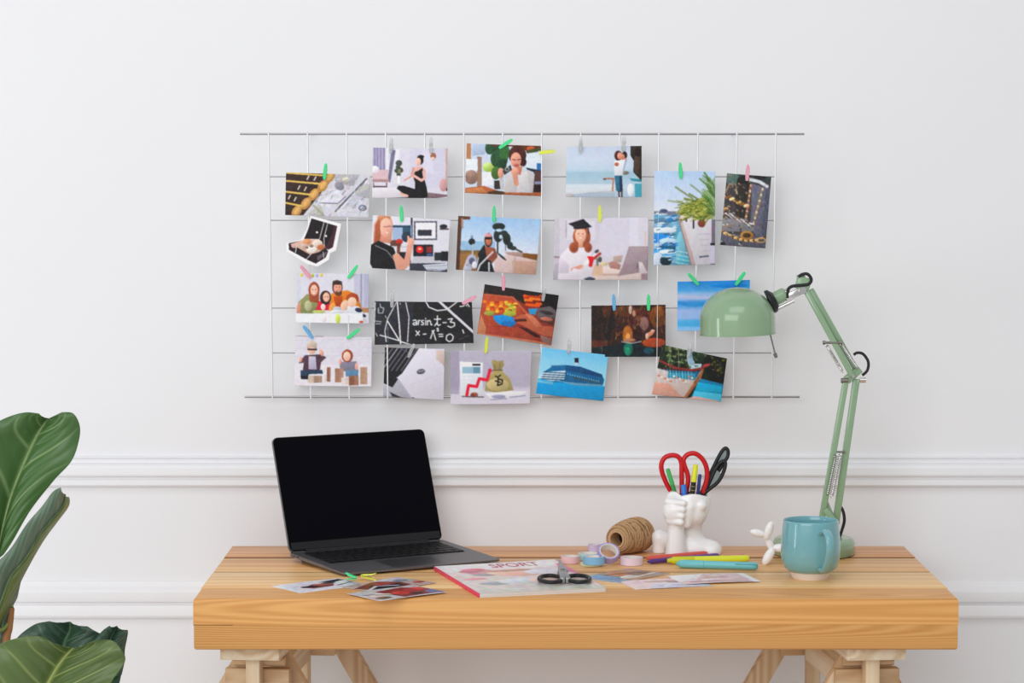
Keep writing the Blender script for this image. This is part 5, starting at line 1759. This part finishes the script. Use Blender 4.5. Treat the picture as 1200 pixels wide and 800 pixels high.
rs = empty('scissors', vp(803, 590, 2), 'large scissors with red loop handles standing in the vase', 'scissors')
tube('handle_loop', spline(vpts([(789, 578), (784, 573), (777, 558), (774.5, 546), (778, 537), (786, 533.5), (794, 535), (798, 542), (798.5, 555), (799, 580)], 2), 6),
     2.9 * k_, 'red_plastic', rs, 12)
tube('handle_loop', spline(vpts([(803, 580), (806, 566), (805.5, 556), (801.5, 545), (801, 538), (806, 532.5), (814, 531.5), (822, 537), (827, 546), (828.5, 556), (827, 566), (823, 578)], 3), 6),
     2.9 * k_, 'red_plastic', rs, 12)
tube('rivet', [vp(802, 583, -1), vp(802, 583, 6)], 3 * k_, 'chrome', rs, 12)
beam('blade', vp(798, 576, 2), vp(808, 606, 2), 5 * k_, 1.5 * k_, 'chrome', rs, .0003, up=(0, 1, 0))
beam('blade', vp(806, 576, 4), vp(800, 606, 4), 5 * k_, 1.5 * k_, 'chrome', rs, .0003, up=(0, 1, 0))

bs = empty('scissors', vp(822, 590, 8), 'black and grey scissors leaning right in the vase', 'scissors')
tube('handle_loop', spline(vpts([(820, 584), (830, 575), (841, 566), (847, 556), (850, 546), (849, 541), (844, 543), (838, 551), (833, 562), (824, 582)], 6), 6), 2.3 * k_, 'black_plastic', bs, 10)
tube('handle_loop', spline(vpts([(818, 584), (828, 569), (833, 556), (840, 541), (846, 530), (850.5, 526), (853.5, 529), (853, 536), (848, 544), (842, 554), (834, 566), (822, 583)], 10), 6), 2.2 * k_, 'black_plastic', bs, 10)
for d0, poly in ((9.4, [(827, 571), (832, 558), (839, 543), (845.5, 531), (850.5, 527), (853, 531), (852, 537), (848, 544), (842, 554), (833, 567)]),
                 (5.6, [(829, 575), (834, 561), (838, 552), (841, 552), (845, 556), (840, 565), (832, 573)])):
    n_ = len(poly)
    v = vpts(poly, d0) + vpts(poly, d0 + 1.2)
    pydata('grip_lining', v, [tuple(range(n_)), tuple(reversed(range(n_, 2 * n_)))] + [(i_, n_ + i_, n_ + (i_ + 1) % n_, (i_ + 1) % n_) for i_ in range(n_)],
           'grey_plastic', bs, False)
beam('blade', vp(822, 580, 8), vp(810, 604, 6), 5 * k_, 1.5 * k_, 'chrome', bs, .0003, up=(0, 1, 0))

VG = 'pens standing in the vase'


def stick(bot, top, r, col, label, cat, dy, parts):
    root = empty(cat.replace(' ', '_'), vp(*bot, dy), label, cat, VG)
    a, b = vp(*bot, dy), vp(*top, dy)
    for nm, t0, t1, f0, f1, c in parts:
        mn = 'stick_' + c
        mat(mn, c, .35)
        tube(nm, [a.lerp(b, t0), a.lerp(b, t0 + (t1 - t0) * .9), a.lerp(b, t1)], [r * f0, r * f0 + (r * f1 - r * f0) * .2, r * f1], mn, root, 14)
    return root


stick((796, 596), (781.5, 548.5), 2.5 * k_, '', 'green felt pen leaning left in the vase', 'felt pen', -4, [('barrel', 0, .6, 1, 1, '3a9a50'), ('cap', .6, 1, 1.08, .8, '46b85e')])
stick((803, 600), (800, 567), 3.2 * k_, '', 'blue felt pen low in the vase', 'felt pen', -8, [('barrel', 0, .5, 1, 1, '1c4fa8'), ('cap', .5, 1, 1.08, .75, '2a7ad8')])
hl = stick((808, 600), (814.5, 543.5), 3.0 * k_, '', 'black highlighter with a yellow cap in the vase', 'highlighter', -6, [('barrel', 0, .64, 1, 1, '22221f'), ('cap', .64, 1, 1.05, .85, 'e9ee2e')])
for t in (.38, .46, .54):
    a_, b_ = vp(808, 600, -6), vp(814.5, 543.5, -6)
    tube('gold_band', [a_.lerp(b_, t), a_.lerp(b_, t + .014)], 3.12 * k_, mat('band_gold', 'a08a4c', .5), hl, 14)
stick((815, 600), (819.5, 555), 2.0 * k_, '', 'navy pen in the vase beside the yellow cap', 'pen', -5, [('barrel', 0, .7, 1, 1, '2c3478'), ('cap', .7, 1, 1.06, .9, '323a86')])

# ------------------------------------------------------------------ balloon dog figurine
DY = on(897, 661, ZT).y + .006
dk = (4.62 + DY) / FPX * 1.004


def dp(px, py, dy=0.0):
    a = at(px, py, DY)
    return Vector((a.x, DY + dy * dk, a.z))


zoff = ZT - dp(898, 661.5).z
dog = empty('balloon_dog', Vector((dp(903, 661).x, DY, ZT)), 'small white balloon-dog figurine behind the mug', 'figurine')


def lobe(name, a, b, r, da=0, db=0):
    A, B = dp(*a, da), dp(*b, db)
    d = B - A
    R = d.to_track_quat('Z', 'Y').to_matrix().to_4x4()
    R.translation = A
    L = d.length
    prof = [(0.0001, 0)] + [(r * dk * math.sin(math.pi * min(max(t, .001), .999)) ** .42, t * L) for t in np.linspace(0.02, .98, 14)] + [(0.0001, L)]
    return lathe(name, prof, 'ceramic', dog, 20, R, ang=80)


lobe('nose', (879, 623), (897, 628), 4.6, -3, 0)
lobe('ear', (897, 633), (903, 611), 4.8, -5, -8)
lobe('ear', (898, 633), (906, 613), 4.6, 5, 8)
lobe('neck', (898, 629), (905, 646), 4.4)
lobe('front_leg', (906, 642), (894, 662), 5.4, -4, -7)
lobe('front_leg', (907, 642), (900, 660), 5.0, 5, 9)
lobe('body', (904, 643), (926, 643), 5.2)
lobe('hind_leg', (924, 642), (921, 662), 5.2, -4, -7)
lobe('hind_leg', (925, 642), (925, 660), 5.0, 5, 9)
lobe('tail', (924, 644), (935, 628), 3.6)
for ch in dog.children:
    ch.location.z += zoff

# ------------------------------------------------------------------ mug
mc = on(952, 680, ZT)
mk = (4.62 + mc.y) / FPX * 1.005
my = mc.y + 22 * mk
MM = Matrix.Translation(((952 - 600) * mk * 1.004, my, ZT))
mk = (4.62 + my) / FPX * 1.005
mug = empty('mug', MM.translation, 'turquoise glazed mug with a pale unglazed foot', 'mug')
r_ = lambda v: v * mk
prof = [(r_(20), r_(7.6)), (r_(26), r_(8.4)), (r_(31), r_(13)), (r_(34), r_(22)), (r_(35), r_(33)), (r_(34.6), r_(46)), (r_(33.4), r_(60)), (r_(32.4), r_(68)), (r_(32.2), r_(70.4)),
        (r_(31.6), r_(71.2)), (r_(30.9), r_(70.4)), (r_(31.2), r_(64)), (r_(32.6), r_(46)), (r_(33), r_(33)), (r_(31), r_(20)), (r_(24), r_(12)), (.0001, r_(11))]
prof = [(a_, b_ * .965) for a_, b_ in prof]
lathe('body', prof, 'mug_glaze', mug, 64, MM)
lathe('foot', [(.0001, r_(1.2)), (r_(17), r_(1.2)), (r_(19.5), 0), (r_(21.5), 0), (r_(23), r_(4)), (r_(24.5), r_(9)), (.0001, r_(9))], 'mug_foot', mug, 48, MM)
HM = MM @ Matrix.Rotation(math.radians(-74), 4, 'Z')          # handle turned toward the viewer, slightly right
hp = spline([(r_(31), 0, r_(55)), (r_(44), 0, r_(61)), (r_(56), 0, r_(54)), (r_(58), 0, r_(40)), (r_(52), 0, r_(25)), (r_(42), 0, r_(15)), (r_(33), 0, r_(14.5))], 6)
v, f = [], []
for i, q in enumerate(hp):
    a = hp[max(i - 1, 0)]
    b = hp[min(i + 1, len(hp) - 1)]
    t = (b - a).normalized()
    nn = Vector((0, 1, 0)).cross(t)
    for j in range(12):
        an = 2 * math.pi * j / 12
        v.append(q + Vector((0, 1, 0)) * math.cos(an) * r_(5.4 - 0.8 * i / len(hp)) + nn * math.sin(an) * r_(2.6))
n = len(hp)
for i in range(n - 1):
    for j in range(12):
        f.append((i * 12 + j, i * 12 + (j + 1) % 12, (i + 1) * 12 + (j + 1) % 12, (i + 1) * 12 + j))
f += [tuple(range(12)), tuple(reversed(range((n - 1) * 12, n * 12)))]
pydata('handle', v, f, 'mug_glaze', mug, M=HM)

# ------------------------------------------------------------------ desk lamp
LY = -0.170
lk = (4.62 + LY) / FPX * 1.004
lx = (955 - 600) * lk
lamp = empty('desk_lamp', (lx, LY, ZT), 'sage green swing-arm desk lamp with a dome shade', 'lamp')


def lp(px, py, dy=0.0):
    a = at(px, py, LY)
    return Vector((a.x, LY + dy * lk, a.z))


BM = Matrix.Translation((lx, LY, ZT))
lathe('base', [(.0001, .0005), (.0700, .0005), (.0718, .003), (.0718, .021), (.0690, .027), (.0620, .0300), (.0001, .031)], 'lamp_green', lamp, 56, BM)
lathe('base_pad', [(.0001, 0), (.0705, 0), (.0705, .0008), (.0001, .0008)], 'black_rubber', lamp, 48, BM)
# pivot bracket on the base
tube('post', [Vector((lp(973, 620).x, LY, ZT + .028)), lp(973, 607)], 5 * lk, 'dark_steel', lamp, 14)
for dy in (-7, 7):
    beam('bracket_plate', lp(966, 596, dy), lp(981, 614, dy), 7 * lk, 1.8 * lk, 'lamp_green', lamp, .001, up=(0, 1, 0))
beam('arm_bar', lp(962, 611, -3), lp(991, 444, -3), 7.2 * lk, 6 * lk, 'lamp_green', lamp, .0016, up=(0, 1, 0))
beam('arm_bar', lp(980, 611, 3), lp(1004, 444, 3), 8.2 * lk, 6 * lk, 'lamp_green', lamp, .0016, up=(0, 1, 0))
tube('cross_pin', [lp(976, 529, -3), lp(990, 529, -3)], 1.3 * lk, 'dark_steel', lamp, 8)


def coil(name, a, b, r, turns, wire, parent):
    d = b - a
    z = d.normalized()
    x = z.orthogonal().normalized()
    y = z.cross(x)
    pts = [a.lerp(b, q / (turns * 10)) + (x * math.cos(q * .6283) + y * math.sin(q * .6283)) * r for q in range(turns * 10 + 1)]
    return tube(name, [a - z * .004] + pts + [b + z * .004], wire, 'chrome', parent, 5)


coil('spring', lp(978.5, 532, -6), lp(969, 577, -6), 2.6 * lk, 24, .0008, lamp)
coil('spring', lp(984, 532, -6), lp(974, 580, -6), 2.2 * lk, 24, .0008, lamp)
beam('link_plate', lp(966, 585, 0), lp(978, 612, 0), 6 * lk, 3 * lk, 'lamp_green', lamp, .001, up=(0, 1, 0))
tube('cable', spline([lp(982, 590, 5), lp(988, 598, 4), lp(990, 610, 4), lp(987, 622, 4), lp(984, 630, 4)], 6), 1.8 * lk, 'black_rubber', lamp, 8)
# elbow
for dy in (-2, 8):
    beam('elbow_plate', lp(992, 446, dy), lp(1008, 432, dy), 9 * lk, 2 * lk, 'lamp_green', lamp, .0015, up=(0, 1, 0))
tube('elbow_knob', [lp(985, 445.5, -4), lp(993, 445.5, -4)], 3.1 * lk, 'dark_steel', lamp, 14)
tube('elbow_knob', [lp(1007, 445, -4), lp(1014, 445, -4)], 3.1 * lk, 'chrome', lamp, 14)
tube('elbow_bolt', [lp(999, 440, -8), lp(999, 440, 11)], 2.0 * lk, 'chrome', lamp, 12)
# upper arm: two bars close together
beam('arm_bar', lp(944.5, 341, -4), lp(998, 440, -4), 6.6 * lk, 6 * lk, 'lamp_green', lamp, .0014, up=(0, 1, 0))
beam('arm_bar', lp(950.5, 339, 4), lp(1005, 436, 4), 6.6 * lk, 6 * lk, 'lamp_green', lamp, .0014, up=(0, 1, 0))
tube('cross_pin', [lp(964, 401, -6), lp(985, 401, -6)], 1.5 * lk, 'dark_steel', lamp, 8)
for p_ in ((965, 401), (984, 401)):
    tube('pin_end', [lp(p_[0] - 1.6, p_[1], -6), lp(p_[0] + 1.6, p_[1], -6)], 2.4 * lk, 'dark_steel', lamp, 10)
coil('spring', lp(985, 403, -6), lp(1003, 430, -6), 1.9 * lk, 22, .0008, lamp)
coil('spring', lp(968, 404, -6), lp(986, 434, -6), 1.6 * lk, 22, .0008, lamp)
tube('cable', spline([lp(1001, 416, 4), lp(1005, 413.5, 4), lp(1012, 415, 4), lp(1018, 424, 4), lp(1017, 434, 4), lp(1011, 440, 4)], 6), 1.7 * lk, 'black_rubber', lamp, 8)
# head joint
beam('head_bracket', lp(933, 330, 0), lp(949, 334, 0), 15 * lk, 12 * lk, 'lamp_green', lamp, .002, up=(0, 1, 0))
tube('bracket_cap', [lp(938, 321.5, 0), lp(940, 330, 0)], 5 * lk, 'lamp_green', lamp, 12)
tube('head_knob', [lp(940, 340, -9), lp(940, 340, 8)], 4.4 * lk, 'chrome', lamp, 14)
beam('joint_arm', lp(942, 339, -4), lp(920, 349, -4), 8 * lk, 6 * lk, 'chrome', lamp, .001, up=(0, 1, 0))
tube('joint_rod', [lp(930, 352, -6), lp(909, 362, -6)], 2.2 * lk, 'chrome', lamp, 10)
tube('cable', spline([lp(935, 324, -6), lp(940, 321, -6), lp(946, 321, -6), lp(950, 327, -6), lp(947, 332.5, -6), lp(938, 334, -6), lp(928, 335, -6), lp(923, 339, -6), lp(922, 349, -6)], 6), 1.9 * lk, 'black_rubber', lamp, 8)
hd = lp(921, 343.5) - lp(901, 354)
tube('bulb_holder', [lp(905, 352), lp(919, 344.5), lp(921, 343.5)], [8 * lk, 8 * lk, 6.5 * lk], 'lamp_green', lamp, 24)
tube('holder_neck', [lp(918, 345), lp(926, 340.5)], 4.5 * lk, 'chrome', lamp, 16)
# the shade: dome whose rim sits nearly level; a black collar where the holder enters
shc = lp(864, 391, -6)
SR = 44 * lk
SHM = Matrix.Translation(shc) @ Matrix.Rotation(math.radians(-1.6), 4, 'Y')
outer = [(SR, 0), (SR, .4 * SR)] + [(SR * math.cos(a), .4 * SR + SR * .84 * math.sin(a)) for a in np.linspace(.08, math.pi / 2, 16)]
inner = [(max(r - .0016, .0001), z - (.0014 if i > 1 else 0)) for i, (r, z) in enumerate(outer)]
shade = lathe('shade', [(SR + .0006, -.0006), (SR + .0006, .0012)] + outer, 'lamp_green', lamp, 64, SHM, ang=70)
lathe('shade_lining', list(reversed(inner)) + [(SR + .0006, -.0006)], 'lamp_inside', shade, 64, SHM, ang=70)
cn = hd.normalized()
ccen = lp(905.5, 351.5, -4)
CM = cn.to_track_quat('Z', 'Y').to_matrix().to_4x4()
CM.translation = ccen
lathe('collar', [(7 * lk, -5 * lk), (14.5 * lk, -4.6 * lk), (14.2 * lk, -1 * lk), (9 * lk, 3 * lk), (7 * lk, 3 * lk)], 'black_plastic', lamp, 32, CM)
tube('bulb_stem', [lp(900, 355, -6), lp(884, 364, -6)], 8 * lk, 'lamp_inside', lamp, 16)
bl = lp(876, 368, -6)
lathe('bulb', [(.0001, -.024), (.012, -.021), (.019, -.010), (.020, 0), (.016, .012), (.010, .022), (.0001, .024)], 'lamp_inside', lamp, 24, Matrix.Translation(bl))
tube('guide_rod', [lp(899, 378, -6), lp(902, 391, -6), lp(908, 415, -6)], .9 * lk, 'dark_steel', lamp, 8)
tube('rod_knob', [lp(907.4, 413.5, -6), lp(909.2, 418.5, -6)], [2.3 * lk, 1.8 * lk], 'dark_steel', lamp, 12)

# ------------------------------------------------------------------ fiddle-leaf fig
fig = empty('fiddle_leaf_fig', (-0.77, -0.87, 0), 'potted fiddle-leaf fig with large green leaves beside the desk', 'potted plant')


def leaf(rows, Y, fold, seed, tone, slant=0.0, nv=84, right_tone=None, ripple=.004):
    """rows: (left edge, midrib, right edge) from stalk to tip, measured in the photo; Y its distance, fold how far the edges swing."""
    rnd = np.random.RandomState(seed)
    L = spline([at(*r[0], Y + fold[0]) for r in rows], 18)
    C = spline([at(*r[1], Y) for r in rows], 18)
    R = spline([at(*r[2], Y + fold[1]) for r in rows], 18)
    n = len(C)
    V, K = [], []
    base = np.array(lin(tone[0]))
    vein = np.array(lin(tone[1]))
    alt = np.array(lin(tone[2]))
    nl = 4.2
    for i in range(n):
        t = i / (n - 1)
        for j in range(nv + 1):
            w = -1 + 2 * j / nv
            aw = abs(w)
            E_ = L[i] if w < 0 else R[i]
            p = C[i].lerp(E_, aw)
            lv = (t * nl - aw * 1.6 + (0 if w < 0 else .5)) % 1.0
            lv = min(lv, 1 - lv)
            mid = math.exp(-(aw / .035) ** 2)
            vn = max(mid, .75 * math.exp(-(lv / .045) ** 2) * (1 - aw ** 3))
            puff = math.sin(math.pi * min(lv * 2, 1) / 1) * .004 * (1 - aw) * min(1, aw * 6)
            bulge = math.sin(math.pi * aw) * .010
            rip = ripple * aw * aw * math.sin(t * 17 + seed + (2 if w > 0 else 0))
            V.append(p + Vector((0, -bulge - puff + rip + slant * t, 0)))
            m = .5 + .5 * math.sin(t * 5 + w * 3 + seed)
            cc = base * (1 - .35 * m) + alt * .35 * m
            if right_tone and w > .02:
                cc = np.array(lin(right_tone))
            cc = cc * (1 - vn) + vein * vn
            K.append((*cc, 1))
    W = nv + 1
    F = [(i * W + j, i * W + j + 1, (i + 1) * W + j + 1, (i + 1) * W + j) for i in range(n - 1) for j in range(nv)]
    nV = len(V)
    V2 = V + [v + Vector((0, .0009, 0)) for v in V]
    F2 = F + [tuple(nV + k for k in reversed(q)) for q in F]
    ring = [j for j in range(W)] + [i * W + nv for i in range(1, n)] + [(n - 1) * W + j for j in range(nv - 1, -1, -1)] + [i * W for i in range(n - 2, 0, -1)]
    for a, b in zip(ring, ring[1:] + ring[:1]):
        F2.append((b, a, nV + a, nV + b))
    me = bpy.data.meshes.new('leaf')
    me.from_pydata([tuple(v) for v in V2], [], F2)
    ca = me.color_attributes.new('print', 'FLOAT_COLOR', 'POINT')
    ca.data.foreach_set('color', np.array(K + K).ravel())
    o = link('leaf', me, 'leaf_gloss', fig)
    # raised midrib
    tube('midrib', [v + Vector((0, -.0006, 0)) for v in C], [.0022 * (1 - .7 * k / (n - 1)) for k in range(n)], mat('midrib_' + tone[1], tone[1], .5), o, 6)
    return o


G1 = ('486c38', '8ba46e', '375a2c')
G2 = ('657b67', '8ea286', '4f6850')
G3 = ('586e39', '9fac66', '46592b')
G4 = ('324e3b', '5c7a5c', '263d30')
leaf([((-8, 660), (-3, 655), (4, 650)), ((-28, 612), (3, 620), (15, 634)), ((-48, 572), (13, 582), (36, 597)), ((-55, 540), (26, 548), (63, 563)), ((-44, 515), (37, 523), (84, 540)),
      ((-18, 502), (45, 507), (92, 516)), ((8, 489), (51, 498), (93, 497)), ((30, 483), (55, 492), (86, 484)), ((46, 484), (57, 490), (72, 483))], -0.81, (-.03, -.02), 1, G1)
leaf([((-25, 715), (-8, 735), (-2, 738)), ((-8, 668), (10, 680), (20, 690)), ((14, 640), (29, 655), (36, 660)), ((32, 613), (47, 626), (52, 632)), ((49, 593), (61, 608), (67, 612)),
      ((62, 576), (73, 594), (80, 594)), ((71, 571), (77, 579), (81, 582))], -0.88, (-.03, .02), 3, G2, ripple=.003, right_tone='6b7c3c')
leaf([((-22, 775), (-4, 770), (2, 765)), ((-22, 725), (4, 728), (14, 715)), ((-15, 692), (9, 698), (21, 697)), ((-5, 662), (14, 670), (27, 670)), ((6, 650), (17, 652), (25, 656))], -0.85, (-.02, .01), 5, G2)
leaf([((30, 850), (75, 860), (122, 850)), ((10, 800), (72, 812), (140, 800)), ((14, 760), (72, 778), (140, 772)), ((22, 745), (76, 752), (128, 752)), ((40, 732), (82, 738), (118, 742)), ((58, 727), (82, 728), (102, 734))], -0.92, (-.02, -.03), 7, G4)
leaf([((96, 790), (124, 792), (143, 790)), ((104, 762), (126, 766), (146, 772)), ((112, 748), (129, 750), (147, 756)), ((121, 738), (134, 740), (150, 743)), ((128, 733), (137, 733), (149, 738))], -0.95, (-.02, .01), 9, G4, ripple=.003)
leaf([((-25, 860), (50, 870), (110, 860)), ((-20, 805), (52, 815), (128, 805)), ((-10, 772), (62, 790), (145, 778)), ((0, 755), (74, 772), (144, 763)), ((25, 746), (82, 763), (131, 751)), ((48, 746), (86, 759), (110, 750))], -1.05, (-.03, -.03), 11, G3)
s0 = at(14, 712, -0.850)
tube('stem', spline([Vector((-.77, -.87, .26)), Vector((-.765, -.87, .45)), at(6, 770, -0.860), at(11, 735, -0.855), s0], 8), [.0085 - .0045 * k / 32 for k in range(33)], 'bark', fig, 12)
for a_, b_, c_ in [((14, 712, -0.850), (6, 690, -0.830), (-3, 655, -0.812)), ((10, 730, -0.854), (2, 738, -0.870), (-6, 735, -0.880)), ((6, 765, -0.860), (0, 772, -0.855), (-4, 770, -0.852))]:
    tube('petiole', spline([at(*a_[:2], a_[2]), at(*b_[:2], b_[2]), at(*c_[:2], c_[2])], 6), .0030, 'petiole', fig, 8)
for c_ in [(75, 860, -0.920), (124, 792, -0.950), (50, 870, -1.050)]:
    e_ = at(c_[0], c_[1], c_[2])
    tube('petiole', spline([Vector((-.767, -.87, .40)), (Vector((-.767, -.87, .42)) + e_) / 2 + Vector((0, 0, -0.460)), e_], 6), .0034, 'petiole', fig, 8)
PM = Matrix.Translation((-.77, -.87, 0))
lathe('pot', [(.0001, .0), (.105, 0), (.112, .004), (.140, .27), (.143, .275), (.140, .28), (.132, .278), (.126, .25), (.0001, .25)], 'pot_white', fig, 48, PM)
lathe('soil', [(.0001, .262), (.08, .261), (.1275, .256)], 'soil', fig, 40, PM)
